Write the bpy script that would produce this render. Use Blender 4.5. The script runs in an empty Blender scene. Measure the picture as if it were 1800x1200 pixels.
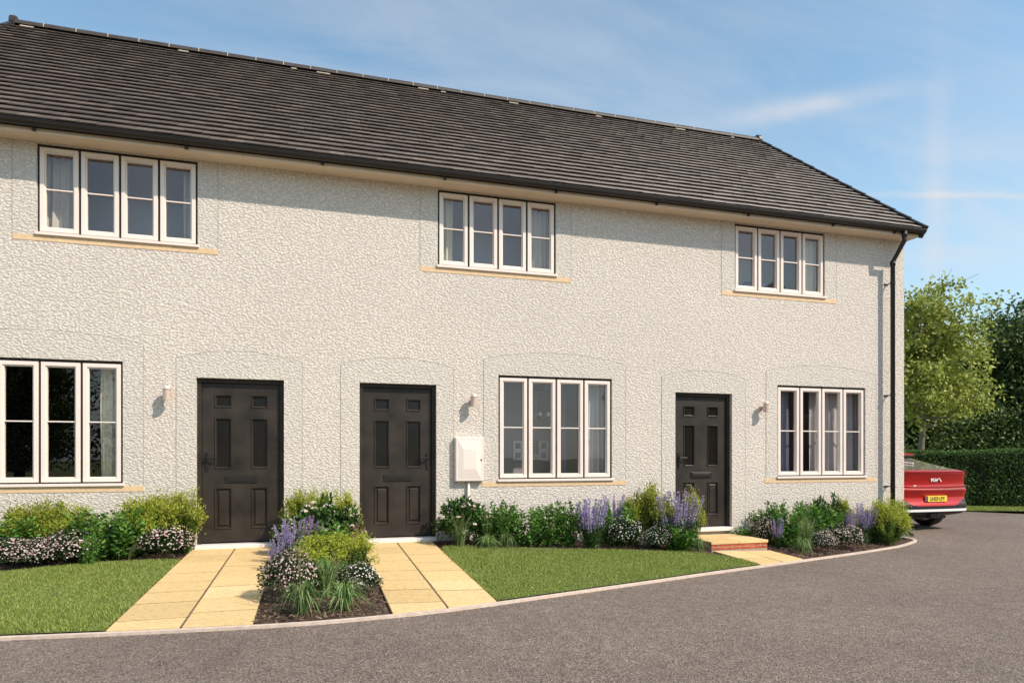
import bpy, bmesh, math, random, bisect
import numpy as np
from mathutils import Vector, Matrix
C = bpy.context.scene.collection
R = math.radians
RNG = np.random.RandomState(7)
random.seed(7)

# ------------------------------------------------------------------ helpers
class MB:
    """collects boxes / polygons / tubes and links them as ONE mesh object"""
    def __init__(s): s.v=[]; s.f=[]; s.m=[]
    def face(s, pts, m=0):
        b=len(s.v); s.v+= [tuple(p) for p in pts]; s.f.append(tuple(range(b,b+len(pts)))); s.m.append(m)
    def box(s, x0,x1,y0,y1,z0,z1, m=0, skip=''):
        b=len(s.v)
        s.v+=[(x0,y0,z0),(x1,y0,z0),(x1,y1,z0),(x0,y1,z0),(x0,y0,z1),(x1,y0,z1),(x1,y1,z1),(x0,y1,z1)]
        F={'b':(3,2,1,0),'t':(4,5,6,7),'f':(0,1,5,4),'r':(1,2,6,5),'k':(2,3,7,6),'l':(3,0,4,7)}
        for k,q in F.items():
            if k in skip: continue
            s.f.append(tuple(b+i for i in q)); s.m.append(m)
    def obox(s, pts8, m=0):
        b=len(s.v); s.v+=[tuple(p) for p in pts8]
        for q in ((3,2,1,0),(4,5,6,7),(0,1,5,4),(1,2,6,5),(2,3,7,6),(3,0,4,7)):
            s.f.append(tuple(b+i for i in q)); s.m.append(m)
    def tube(s, pts, rad, n=10, m=0, cap=True):
        pts=[Vector(p) for p in pts]
        rr = rad if isinstance(rad,(list,tuple)) else [rad]*len(pts)
        rings=[]; up=None
        for i,p in enumerate(pts):
            t=(pts[min(i+1,len(pts)-1)]-pts[max(i-1,0)]).normalized()
            if up is None: up = Vector((0,0,1)) if abs(t.z)<.9 else Vector((1,0,0))
            a=t.cross(up)
            if a.length<1e-4: a=t.cross(Vector((0.3,1,0.2)))
            a.normalize(); b=a.cross(t).normalized(); up=b
            base=len(s.v); rings.append(base)
            for k in range(n):
                an=2*math.pi*k/n
                s.v.append(tuple(p+a*math.cos(an)*rr[i]+b*math.sin(an)*rr[i]))
        for i in range(len(rings)-1):
            for k in range(n):
                k2=(k+1)%n
                s.f.append((rings[i]+k,rings[i]+k2,rings[i+1]+k2,rings[i+1]+k)); s.m.append(m)
        if cap:
            s.f.append(tuple(rings[0]+k for k in reversed(range(n)))); s.m.append(m)
            s.f.append(tuple(rings[-1]+k for k in range(n))); s.m.append(m)
    def ring(s, x0,x1,z0,z1, w, y0,y1, m=0):
        """rectangular frame in the XZ plane built of four butted bars"""
        s.box(x0,x0+w,y0,y1,z0,z1,m); s.box(x1-w,x1,y0,y1,z0,z1,m)
        s.box(x0+w,x1-w,y0,y1,z0,z0+w,m); s.box(x0+w,x1-w,y0,y1,z1-w,z1,m)
    def build(s, name, mats, parent=None, loc=None, smooth=False, bevel=0):
        me=bpy.data.meshes.new(name); me.from_pydata(s.v,[],s.f); 
        if not isinstance(mats,(list,tuple)): mats=[mats]
        for m in mats: me.materials.append(m)
        if len(mats)>1: me.polygons.foreach_set('material_index', s.m)
        if smooth: me.polygons.foreach_set('use_smooth',[True]*len(me.polygons))
        me.update()
        o=bpy.data.objects.new(name,me); C.objects.link(o)
        if parent: o.parent=parent
        if loc: o.location=loc
        if bevel:
            b=o.modifiers.new('bevel','BEVEL'); b.width=bevel; b.segments=2; b.limit_method='ANGLE'; b.angle_limit=R(40)
        return o

def npmesh(name, V, Q, mat, smooth=False):
    """V (n,3), Q (m,4) numpy -> mesh datablock"""
    me=bpy.data.meshes.new(name)
    V=np.asarray(V,dtype=np.float32); Q=np.asarray(Q,dtype=np.int32)
    me.vertices.add(len(V)); me.vertices.foreach_set('co',V.ravel())
    me.loops.add(Q.size); me.loops.foreach_set('vertex_index',Q.ravel())
    me.polygons.add(len(Q)); me.polygons.foreach_set('loop_start',np.arange(0,Q.size,4,dtype=np.int32))
    me.polygons.foreach_set('loop_total',np.full(len(Q),4,dtype=np.int32))
    if smooth: me.polygons.foreach_set('use_smooth',np.ones(len(Q),dtype=bool))
    me.update(calc_edges=True); me.materials.append(mat)
    return me
def link(name, me, parent=None, loc=None):
    o=bpy.data.objects.new(name,me); C.objects.link(o)
    if parent: o.parent=parent
    if loc is not None: o.location=loc
    return o
def thing(name,label,cat,loc=(0,0,0),rotz=0,group=None):
    o=bpy.data.objects.new(name,None); C.objects.link(o); o.location=loc; o.rotation_euler=(0,0,rotz)
    o.empty_display_size=.2
    o['label']=label; o['category']=cat
    if group: o['group']=group
    return o
def tag(o,label,cat,group=None,kind=None):
    o['label']=label; o['category']=cat
    if group: o['group']=group
    if kind: o['kind']=kind
    return o
def struct(o,label=None):
    o['kind']='structure'
    if label: o['label']=label; o['category']=o.name.replace('_',' ')
    return o

# ------------------------------------------------------------------ materials
def newmat(name):
    m=bpy.data.materials.new(name); m.use_nodes=True
    nt=m.node_tree; return m,nt,nt.nodes,nt.links,nt.nodes['Principled BSDF']
def ramp(N,stops):
    r=N.new('ShaderNodeValToRGB'); e=r.color_ramp.elements
    while len(e)<len(stops): e.new(.5)
    for i,(p,c) in enumerate(stops): e[i].position=p; e[i].color=(*c,1) if len(c)==3 else c
    return r
def noise(N,L,scale,detail=4,rough=.55,co=None,dist=0):
    n=N.new('ShaderNodeTexNoise'); n.inputs['Scale'].default_value=scale; n.inputs['Detail'].default_value=detail
    n.inputs['Roughness'].default_value=rough; n.inputs['Distortion'].default_value=dist
    if co is None:
        g=N.new('ShaderNodeNewGeometry'); co=g.outputs['Position']
    L.new(co,n.inputs['Vector']); return n
def mat(name,col,rough=.6,var=.12,vs=6,bump=0,bs=60,metal=0,spec=.5,coat=0):
    m,nt,N,L,P=newmat(name)
    n=noise(N,L,vs,5)
    a=tuple(max(0,c*(1-var)) for c in col); b=tuple(min(1,c*(1+var)) for c in col)
    r=ramp(N,[(.3,a),(.7,b)]); L.new(n.outputs['Fac'],r.inputs['Fac']); L.new(r.outputs['Color'],P.inputs['Base Color'])
    P.inputs['Roughness'].default_value=rough; P.inputs['Metallic'].default_value=metal
    P.inputs['Specular IOR Level'].default_value=spec; P.inputs['Coat Weight'].default_value=coat
    if bump:
        n2=noise(N,L,bs,6); b_=N.new('ShaderNodeBump'); b_.inputs['Strength'].default_value=1; b_.inputs['Distance'].default_value=bump
        L.new(n2.outputs['Fac'],b_.inputs['Height']); L.new(b_.outputs['Normal'],P.inputs['Normal'])
    return m
def leafmat(name,cols,trans=.3,rough=.55,obj=.18):
    """colour differs per leaf (island) and a little per plant (object)"""
    m,nt,N,L,P=newmat(name)
    g=N.new('ShaderNodeNewGeometry'); oi=N.new('ShaderNodeObjectInfo')
    k=len(cols); r=ramp(N,[((i+.0)/(max(k-1,1)),c) for i,c in enumerate(cols)])
    L.new(g.outputs['Random Per Island'],r.inputs['Fac'])
    hs=N.new('ShaderNodeHueSaturation')
    mr=N.new('ShaderNodeMapRange'); mr.inputs['To Min'].default_value=1-obj; mr.inputs['To Max'].default_value=1+obj
    L.new(oi.outputs['Random'],mr.inputs['Value']); L.new(mr.outputs['Result'],hs.inputs['Value'])
    L.new(r.outputs['Color'],hs.inputs['Color'])
    L.new(hs.outputs['Color'],P.inputs['Base Color']); P.inputs['Roughness'].default_value=rough; P.inputs['Specular IOR Level'].default_value=.35
    if trans:
        t=N.new('ShaderNodeBsdfTranslucent'); L.new(hs.outputs['Color'],t.inputs['Color'])
        mx=N.new('ShaderNodeMixShader'); mx.inputs['Fac'].default_value=trans
        L.new(P.outputs[0],mx.inputs[1]); L.new(t.outputs[0],mx.inputs[2]); L.new(mx.outputs[0],N['Material Output'].inputs['Surface'])
    return m

def roughcast(name,base,pit_shade,line=False):
    m,nt,N,L,P=newmat(name)
    g=N.new('ShaderNodeNewGeometry')
    # directional dashed render: short worms, slightly slanted
    mp=N.new('ShaderNodeMapping'); mp.inputs['Rotation'].default_value=(0,R(28),0); mp.inputs['Scale'].default_value=(1.0,1,1.55)
    L.new(g.outputs['Position'],mp.inputs['Vector'])
    wob=noise(N,L,22,2,co=mp.outputs[0])
    add=N.new('ShaderNodeVectorMath'); add.operation='MULTIPLY_ADD'; add.inputs[1].default_value=(.035,.035,.035)
    L.new(wob.outputs['Color'],add.inputs[0]); L.new(mp.outputs[0],add.inputs[2])
    v=N.new('ShaderNodeTexVoronoi'); v.feature='SMOOTH_F1'; v.inputs['Scale'].default_value=29; v.inputs['Smoothness'].default_value=.35
    L.new(add.outputs[0],v.inputs['Vector'])
    n1=noise(N,L,66,3,.6,co=mp.outputs[0])
    n3=noise(N,L,190,3,.6)
    mu=N.new('ShaderNodeMath'); mu.operation='MULTIPLY_ADD'; mu.inputs[1].default_value=-1.25
    L.new(v.outputs['Distance'],mu.inputs[0]); L.new(n1.outputs['Fac'],mu.inputs[2])
    m2=N.new('ShaderNodeMath'); m2.operation='MULTIPLY_ADD'; m2.inputs[1].default_value=.22
    L.new(n3.outputs['Fac'],m2.inputs[0]); L.new(mu.outputs[0],m2.inputs[2])
    b=N.new('ShaderNodeBump'); b.inputs['Distance'].default_value=.0072; b.inputs['Strength'].default_value=1
    L.new(m2.outputs[0],b.inputs['Height']); L.new(b.outputs['Normal'],P.inputs['Normal'])
    big=noise(N,L,.5,7,.62)
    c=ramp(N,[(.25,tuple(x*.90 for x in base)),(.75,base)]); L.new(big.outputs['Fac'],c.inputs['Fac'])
    pr=ramp(N,[(0,(.42,.42,.42)),(.22,(0,0,0))]); L.new(m2.outputs[0],pr.inputs['Fac'])  # low points of the relief get crevice shade painted into the colour
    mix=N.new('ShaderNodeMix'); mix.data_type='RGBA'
    L.new(pr.outputs['Color'],mix.inputs['Factor']); L.new(c.outputs['Color'],mix.inputs['A']); mix.inputs['B'].default_value=(*pit_shade,1)
    L.new(mix.outputs['Result'],P.inputs['Base Color']); P.inputs['Roughness'].default_value=.9; P.inputs['Specular IOR Level'].default_value=.2
    return m

def glassmat(name,refl=.045):
    m,nt,N,L,P=newmat(name)
    tr=N.new('ShaderNodeBsdfTransparent'); tr.inputs['Color'].default_value=(.93,.95,.94,1)
    gl=N.new('ShaderNodeBsdfGlossy'); gl.inputs['Roughness'].default_value=.01; gl.inputs['Color'].default_value=(1,.92,.92,1)
    # Schlick fresnel that is the same from both sides, so daylight can enter the rooms
    ge=N.new('ShaderNodeNewGeometry'); dt=N.new('ShaderNodeVectorMath'); dt.operation='DOT_PRODUCT'; L.new(ge.outputs['Normal'],dt.inputs[0]); L.new(ge.outputs['Incoming'],dt.inputs[1])
    def q(op,a,b=None):
        m_=N.new('ShaderNodeMath'); m_.operation=op
        for i,v in enumerate((a,b)):
            if v is None: continue
            if isinstance(v,(int,float)): m_.inputs[i].default_value=v
            else: L.new(v,m_.inputs[i])
        return m_.outputs[0]
    fres=q('MULTIPLY_ADD',q('POWER',q('SUBTRACT',1.0,q('ABSOLUTE',dt.outputs['Value'])),4.0),.85); fres.node.inputs[2].default_value=.045
    nz=noise(N,L,.9,2); bp=N.new('ShaderNodeBump'); bp.inputs['Distance'].default_value=.004; L.new(nz.outputs['Fac'],bp.inputs['Height'])
    L.new(bp.outputs['Normal'],gl.inputs['Normal'])
    mu=N.new('ShaderNodeMath'); mu.operation='ADD'; mu.inputs[1].default_value=refl; mu.use_clamp=True
    L.new(fres,mu.inputs[0])
    mx=N.new('ShaderNodeMixShader'); L.new(mu.outputs[0],mx.inputs['Fac']); L.new(tr.outputs[0],mx.inputs[1]); L.new(gl.outputs[0],mx.inputs[2])
    L.new(mx.outputs[0],N['Material Output'].inputs['Surface'])
    return m

M={}
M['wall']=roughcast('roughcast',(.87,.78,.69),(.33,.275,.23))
M['surround']=roughcast('roughcast_band',(.81,.74,.655),(.39,.335,.29))
M['joint']=mat('render_joint',(.44,.385,.32),.9)
M['cream']=mat('cream_frame',(.86,.74,.66),.38,.03,3)
M['soffit']=mat('cream_soffit',(.80,.64,.48),.5,.04,3)
M['white']=mat('white_plastic',(.88,.80,.76),.35,.03,3)
M['gasket']=mat('dark_gasket',(.018,.015,.013),.6)
M['stone']=mat('tan_stone',(.76,.53,.32),.85,.10,18,.002,120)
M['door']=mat('dark_door_paint',(.030,.023,.017),.5,.45,4,.0008,300,spec=.35)
M['doorglass']=mat('dark_obscure_glass',(.012,.010,.009),.12,.2,3,.002,60)
M['black']=mat('black_plastic',(.016,.013,.011),.38)
M['gutter']=mat('brown_black_gutter',(.021,.015,.011),.5,.15,3)
M['glass']=glassmat('window_glass')
M['steel']=mat('brushed_steel',(.66,.50,.42),.4,.1,20,metal=.35)
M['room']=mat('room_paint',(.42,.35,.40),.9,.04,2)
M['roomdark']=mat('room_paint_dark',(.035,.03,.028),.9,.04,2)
M['roompale']=mat('room_paint_pale',(.88,.79,.79),.9,.04,2)
M['carpet']=mat('room_floor',(.45,.37,.30),.9)
M['mortar']=mat('mortar',(.42,.34,.25),.9,.2,30)
M['brick']=mat('red_brick',(.42,.085,.035),.85,.30,9,.003,140)

# tiles
def tile_mat():
    m,nt,N,L,P=newmat('roof_tile')
    g=N.new('ShaderNodeNewGeometry')
    r=ramp(N,[(0,(.092,.071,.058)),(.5,(.116,.090,.074)),(.85,(.138,.107,.087)),(1,(.170,.130,.102))])
    L.new(g.outputs['Random Per Island'],r.inputs['Fac'])
    n=noise(N,L,.45,6,.7); n2=noise(N,L,38,5,.7)
    r2=ramp(N,[(.3,(.78,.78,.80)),(.7,(1.22,1.16,1.08))]); L.new(n.outputs['Fac'],r2.inputs['Fac'])
    r3=ramp(N,[(.3,(.8,.8,.8)),(.7,(1.2,1.2,1.2))]); L.new(n2.outputs['Fac'],r3.inputs['Fac'])
    a=N.new('ShaderNodeMix'); a.data_type='RGBA'; a.blend_type='MULTIPLY'; a.inputs['Factor'].default_value=1
    b=N.new('ShaderNodeMix'); b.data_type='RGBA'; b.blend_type='MULTIPLY'; b.inputs['Factor'].default_value=1
    L.new(r.outputs['Color'],a.inputs['A']); L.new(r2.outputs['Color'],a.inputs['B'])
    L.new(a.outputs['Result'],b.inputs['A']); L.new(r3.outputs['Color'],b.inputs['B'])
    L.new(b.outputs['Result'],P.inputs['Base Color']); P.inputs['Roughness'].default_value=.5
    P.inputs['Specular IOR Level'].default_value=.55
    bp=N.new('ShaderNodeBump'); bp.inputs['Distance'].default_value=.003; L.new(n2.outputs['Fac'],bp.inputs['Height']); L.new(bp.outputs['Normal'],P.inputs['Normal'])
    return m
M['tile']=tile_mat()
M['tile_edge']=mat('tile_butt_edge',(.028,.020,.015),.9,.3,12)  # near-black colour on tile front edges paints the shadow lines between courses
M['ridge']=mat('ridge_tile',(.050,.038,.030),.6,.25,6)
M['verge']=mat('dark_verge',(.032,.024,.019),.5,.2,8)

def asphalt():
    m,nt,N,L,P=newmat('asphalt')
    g=N.new('ShaderNodeNewGeometry')
    v=N.new('ShaderNodeTexVoronoi'); v.inputs['Scale'].default_value=105; L.new(g.outputs['Position'],v.inputs['Vector'])
    sep=N.new('ShaderNodeSeparateColor'); L.new(v.outputs['Color'],sep.inputs[0])
    r=ramp(N,[(0,(.09,.069,.056)),(.35,(.175,.135,.110)),(.75,(.235,.182,.148)),(1,(.36,.29,.235))]); L.new(sep.outputs[0],r.inputs['Fac'])
    n=noise(N,L,.55,6,.65); n2=noise(N,L,9,5,.6)
    r2=ramp(N,[(.3,(.84,.83,.84)),(.7,(1.12,1.12,1.10))]); L.new(n.outputs['Fac'],r2.inputs['Fac'])
    r3=ramp(N,[(.35,(.88,.88,.88)),(.65,(1.1,1.1,1.1))]); L.new(n2.outputs['Fac'],r3.inputs['Fac'])
    a=N.new('ShaderNodeMix'); a.data_type='RGBA'; a.blend_type='MULTIPLY'; a.inputs['Factor'].default_value=1
    b=N.new('ShaderNodeMix'); b.data_type='RGBA'; b.blend_type='MULTIPLY'; b.inputs['Factor'].default_value=1
    L.new(r.outputs['Color'],a.inputs['A']); L.new(r2.outputs['Color'],a.inputs['B'])
    L.new(a.outputs['Result'],b.inputs['A']); L.new(r3.outputs['Color'],b.inputs['B']); L.new(b.outputs['Result'],P.inputs['Base Color'])
    P.inputs['Roughness'].default_value=.85; P.inputs['Specular IOR Level'].default_value=.3
    bp=N.new('ShaderNodeBump'); bp.inputs['Distance'].default_value=.008; bp.inputs['Strength'].default_value=.8
    L.new(v.outputs['Distance'],bp.inputs['Height']); L.new(bp.outputs['Normal'],P.inputs['Normal'])
    return m
M['asphalt']=asphalt()
M['kerb']=mat('kerb_concrete',(.62,.49,.40),.9,.15,14,.003,90)
M['soil']=mat('bark_soil',(.095,.055,.036),.95,.5,26,.03,60)
M['chip']=leafmat('bark_chips',[(.035,.02,.013),(.10,.058,.036),(.17,.105,.07),(.26,.18,.13)],0,.9)
M['turf']=mat('turf_base',(.13,.165,.04),.95,.35,14,.02,70)
M['grass']=leafmat('grass_blades',[(.17,.22,.03),(.25,.32,.055),(.34,.42,.09),(.48,.50,.19)],.35,.6,0)
def sandstone():
    m,nt,N,L,P=newmat('yellow_sandstone')
    g=N.new('ShaderNodeNewGeometry')
    r=ramp(N,[(0,(.60,.42,.195)),(.5,(.70,.495,.235)),(1,(.76,.56,.285))]); L.new(g.outputs['Random Per Island'],r.inputs['Fac'])
    n=noise(N,L,24,7,.75,dist=.6); r2=ramp(N,[(.28,(.70,.67,.60)),(.48,(1,1,1)),(.68,(1.14,1.15,1.18))]); L.new(n.outputs['Fac'],r2.inputs['Fac'])
    a=N.new('ShaderNodeMix'); a.data_type='RGBA'; a.blend_type='MULTIPLY'; a.inputs['Factor'].default_value=1
    L.new(r.outputs['Color'],a.inputs['A']); L.new(r2.outputs['Color'],a.inputs['B']); L.new(a.outputs['Result'],P.inputs['Base Color'])
    P.inputs['Roughness'].default_value=.85; P.inputs['Specular IOR Level'].default_value=.25
    bp=N.new('ShaderNodeBump'); bp.inputs['Distance'].default_value=.006; L.new(n.outputs['Fac'],bp.inputs['Height']); L.new(bp.outputs['Normal'],P.inputs['Normal'])
    return m
M['slab']=sandstone()
M['slabjoint']=mat('slab_joint',(.16,.115,.06),.95,.3,20)

# ------------------------------------------------------------------ ground shape
def road(x):
    a=(x-0.5)/5.5
    return -0.17 if a<0 else (-0.17-0.12*a if a<1 else max(-0.35,-0.29-0.02*(x-6)))
KP=[(-8,-3.3),(-5,-3.42),(-3.2,-3.52),(-2.12,-3.62),(-1.43,-3.72),(-0.42,-3.80),(0.05,-3.83),(0.55,-3.78),(1.05,-3.65),(1.5,-3.48),(2.38,-3.14),(3.53,-2.70),(4.46,-2.33),(5.49,-1.95),(6.19,-1.70),(7.64,-1.16),(8.92,-.64),(9.47,-.40),(9.83,-.17)]
KX=np.linspace(-8,9.83,220); KY=np.interp(KX,[k[0] for k in KP],[k[1] for k in KP])
_k=np.ones(13)/13; _p=np.concatenate([np.full(6,KY[0])-np.arange(6,0,-1)*(KY[1]-KY[0]),KY,KY[-1]+np.arange(1,7)*(KY[-1]-KY[-2])])
KY=np.convolve(_p,_k,'valid')
def kerb(x): return float(np.interp(x,KX,KY))
def wl(x): return -.05 if x<2.2 else (-.05-.15*(x-2.2)/3.1 if x<5.3 else -.2-.08*min(1,(x-5.3)/4.5))
def G(x,y):
    t=max(0,min(1,y/kerb(x))); return wl(x)*(1-t)+(road(x)+.02)*t

def sheet(name,xs,f0,f1,n,zf,mt):
    """grid sheet between the curves y=f0(x) and y=f1(x)"""
    V=[];Q=[]
    for x in xs:
        a,b=f0(x),f1(x)
        for j in range(n+1):
            y=a+(b-a)*j/n; V.append((x,y,zf(x,y)))
    for i in range(len(xs)-1):
        for j in range(n):
            p=i*(n+1)+j; Q.append((p,p+1,p+n+2,p+n+1))
    # a,b ordering -> make normals point up
    me=npmesh(name,V,Q,mt); 
    if me.polygons[0].normal.z<0: me.flip_normals()
    return link(name,me)

# the whole world beyond
mb=MB(); mb.face([(-400,-400,-.42),(400,-400,-.42),(400,400,-.42),(-400,400,-.42)])
struct(mb.build('ground',M['turf']),'grass ground reaching to the horizon')
# road: follows the slope in x
xs=list(np.linspace(-30,0.5,6))+list(np.linspace(1,12,23))+[14,16,20,30,40]
o=sheet('road',xs,lambda x:-26,lambda x:13 if x<14.2 else max(-26,4.95-(x-16.15)*1.34),24,lambda x,y:road(x),M['asphalt']); struct(o,'grey brown asphalt road curving in front of the terrace')
# bed ground
o=sheet('flower_bed',list(np.linspace(-8,9.82,110)),lambda x:0.02,lambda x:kerb(x)+.01,10,lambda x,y:G(x,min(y,0))-.012,M['soil']); struct(o,'bark mulched flower beds along the house front')
mb=MB()
tipk=[(9.83,-.17),(9.98,-.05),(10.08,.12),(10.13,.35),(10.15,.8),(10.15,9.0)]
tipw=[(9.815,0),(9.815,0.01),(9.815,.1),(9.815,.3),(9.815,.8),(9.815,9.0)]
for i in range(5):
    mb.face([(tipk[i][0],tipk[i][1],-.335),(tipk[i+1][0],tipk[i+1][1],-.335),(tipw[i+1][0],tipw[i+1][1],-.30),(tipw[i][0],tipw[i][1],-.30)])
struct(mb.build('side_bed',M['soil']),'narrow mulched strip wrapping round the house corner')
# kerb edging
kp=[(float(x),float(y)) for x,y in zip(KX[::3],KY[::3])]+tipk
kp=[p for i,p in enumerate(kp) if i==0 or (Vector(p)-Vector(kp[i-1])).length>.03]
mb=MB(); n=len(kp); off=[]
for i,p in enumerate(kp):
    a=Vector(kp[max(i-1,0)]); b=Vector(kp[min(i+1,n-1)]); t=(b-a).normalized(); nn=Vector((t.y,-t.x)); off.append((p[0]+nn.x*.05,p[1]+nn.y*.05))
for i in range(n-1):
    z0=road(kp[i][0])+.022; z1=road(kp[i+1][0])+.022
    A,B,Cc,D=kp[i],kp[i+1],off[i+1],off[i]
    mb.face([(A[0],A[1],z0),(D[0],D[1],z0),(Cc[0],Cc[1],z1),(B[0],B[1],z1)])
    mb.face([(D[0],D[1],z0),(D[0],D[1],z0-.08),(Cc[0],Cc[1],z1-.08),(Cc[0],Cc[1],z1)])
struct(mb.build('kerb',M['kerb']),'thin pale concrete kerb edging between beds and road')

# lawns
def backL(x): return float(np.interp(x,[-8,-3.1,-2.4,-1.7,-1.45],[-1.6,-1.05,-.78,-.66,-.75]))
def backR(x): return float(np.interp(x,[1.55,1.62,1.8,2.5,3.65,4.86,5.25,5.42],[-1.0,-.58,-.56,-.70,-.83,-.97,-1.2,-1.6]))
xl=list(np.linspace(-8,-1.44,50)); xr=list(np.linspace(1.585,5.41,40))
struct(sheet('lawn_base',xl,backL,lambda x:kerb(x)+.02,14,lambda x,y:G(x,y)+.006,M['turf']))
struct(sheet('lawn_base',xr,backR,lambda x:kerb(x)+.02,14,lambda x,y:G(x,y)+.006,M['turf']))
def blades(name,xa,xb,back,dens,label,grow=1.0,zf=G,f1=None):
    f1=f1 or (lambda x:kerb(x)+.025)
    area=0; xs=np.linspace(xa,xb,60)
    bk=np.array([back(x) for x in xs]); kb=np.array([f1(x) for x in xs]); lo=kb.min(); hi=bk.max()
    N=int(dens*(xb-xa)*(hi-lo)); X=RNG.uniform(xa,xb,N); Y=RNG.uniform(lo,hi,N)
    ok=(Y<np.interp(X,xs,bk))&(Y>np.interp(X,xs,kb)); X=X[ok];Y=Y[ok];N=len(X)
    Z=np.array([zf(x,y) for x,y in zip(X,Y)])
    patch=.75+.35*np.sin(X*2.1+1.3*np.sin(Y*2.7))*np.cos(Y*3.1+X)
    H=RNG.uniform(.022,.05,N)*patch.clip(.55,1.3)*grow; W=RNG.uniform(.0022,.0042,N)
    A=RNG.uniform(0,2*np.pi,N); lean=RNG.uniform(.1,.75,N)
    dx,dy=np.cos(A),np.sin(A); B=RNG.uniform(0,2*np.pi,N); sx,sy=np.cos(B),np.sin(B)
    V=np.zeros((N,6,3))
    for k,(hh,ll,ww) in enumerate([(0,0,1),(.6,.35,.8),(1,1,.12)]):
        cx=X+dx*lean*H*ll; cy=Y+dy*lean*H*ll; cz=Z+H*hh*(1-.15*ll*lean)
        V[:,2*k]=np.stack([cx-sx*W*ww,cy-sy*W*ww,cz],1); V[:,2*k+1]=np.stack([cx+sx*W*ww,cy+sy*W*ww,cz],1)
    b=np.arange(N)[:,None]*6
    Q=np.concatenate([b+np.array([[0,1,3,2]]),b+np.array([[2,3,5,4]])])
    o=link(name,npmesh(name,V.reshape(-1,3),Q,M['grass'])); tag(o,label,'lawn grass',kind='stuff'); return o
blades('lawn_grass',-4.4,-1.43,backL,9500,'short green mown grass of the lawn left of the left path')
blades('lawn_grass',1.57,5.42,backR,8500,'short green mown grass of the lawn right of the middle path')

# bark chips on the visible mulch
def chips(name,regs,label):
    Vs=[];Qs=[];b=0
    for (xa,xb,ya,yb,n) in regs:
        X=RNG.uniform(xa,xb,n);Y=RNG.uniform(ya,yb,n)
        for x,y in zip(X,Y):
            if y<kerb(x)+.03: continue
            z=G(x,min(y,0))+RNG.uniform(-.008,.016); L_=RNG.uniform(.012,.045); w=L_*RNG.uniform(.2,.45); a=RNG.uniform(0,6.28); t=RNG.uniform(-.5,.5)
            u=np.array([math.cos(a),math.sin(a),t]); s=np.array([-math.sin(a),math.cos(a),RNG.uniform(-.5,.5)]); p=np.array([x,y,z])
            q=[p-u*L_/2-s*w/2,p+u*L_/2-s*w*.3,p+u*L_/2+s*w*.4,p-u*L_/2+s*w/2]
            Vs+=q; Qs.append((b,b+1,b+2,b+3)); b+=4
    o=link(name,npmesh(name,np.array(Vs),np.array(Qs),M['chip'])); tag(o,label,'bark mulch',kind='stuff')
chips('bark_mulch',[(-.42,.61,-3.85,-.05,5200),(1.58,2.1,-.75,-.02,900),(6.36,9.6,-1.7,-.3,6500),(-1.9,-1.42,-.8,-.05,500),(1.58,5.3,-1.2,-.4,2500),(1.57,1.72,-1.75,-1.45,90)],'brown bark chips scattered over the beds')

# sandstone paths
def path(name,xa,xb,y0,seed,label):
    rs=np.random.RandomState(seed); mb=MB(); mid=(xa+xb)/2
    # dark joint bed
    V=[]
    ys=np.linspace(y0,min(kerb(xa),kerb(xb))-0.0,20)
    for a,b in ((xa,mid-.004),(mid+.004,xb)):
        y=y0; first=True
        while True:
            d=rs.uniform(.42,.62) if not first else rs.uniform(.3,.6); first=False
            y2=y-d
            ka,kb=kerb(a)+.004,kerb(b)+.004
            ya,yb=max(y2,ka),max(y2,kb)
            if y<=max(ka,kb)+.12: break
            if y2-.10<min(ka,kb): ya,yb=ka,kb; 
            zt=.008+rs.uniform(-.0015,.0015); e=.006
            P=[(a+e,y-.013),(b-e,y-.013),(b-e,yb+(.013 if yb>kb else .002)),(a+e,ya+(.013 if ya>ka else .002))]
            top=[(p[0],p[1],G(p[0],p[1])+zt) for p in P]; bot=[(p[0],p[1],G(p[0],p[1])-.04) for p in P]
            mb.obox([bot[3],bot[2],bot[1],bot[0],top[3],top[2],top[1],top[0]],0)
            y=y2
            if ya==ka: break
    for a,b in ((xa,xb),):
        for i in range(12):
            u=y0+(kerb(a)+.01-y0)*i/12; u2=y0+(kerb(a)+.01-y0)*(i+1)/12; w=y0+(kerb(b)+.01-y0)*i/12; w2=y0+(kerb(b)+.01-y0)*(i+1)/12
            mb.face([(a,u2,G(a,u2)+.004),(b,w2,G(b,w2)+.004),(b,w,G(b,w)+.004),(a,u,G(a,u)+.004)],1)
    o=mb.build(name,[M['slab'],M['slabjoint']],bevel=.003); struct(o,label); return o
path('garden_path',-1.43,-.42,-.06,3,'yellow sandstone slab path to the left door')
path('garden_path',.62,1.575,-.06,5,'yellow sandstone slab path to the middle door')
path('garden_path',5.42,6.36,-.925,8,'short yellow sandstone slab path below the brick step')
# ------------------------------------------------------------------ the terrace building
XL,XR=-4.76,9.82; DEP=8.0; EZ=4.82
DOORS=[(-1.386,-.345,0,2.1),(.613,1.65,0,2.1),(5.366,6.375,0,2.1)]
LOW=[(-3.965,-2.204),(2.54,4.301),(7.226,8.989)]; LZ=(.775,2.268)
UPP=[(-3.108,-1.37),(1.67,3.409),(6.427,8.157)]; UZ=(3.745,4.806)
HOLES=[(a,b,c,d) for a,b,c,d in DOORS]+[(a,b,*LZ) for a,b in LOW]+[(a,b,*UZ) for a,b in UPP]
B=thing('terraced_building','row of three cream roughcast terraced houses with a dark tiled gable roof','building',(0,0,0))
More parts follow.
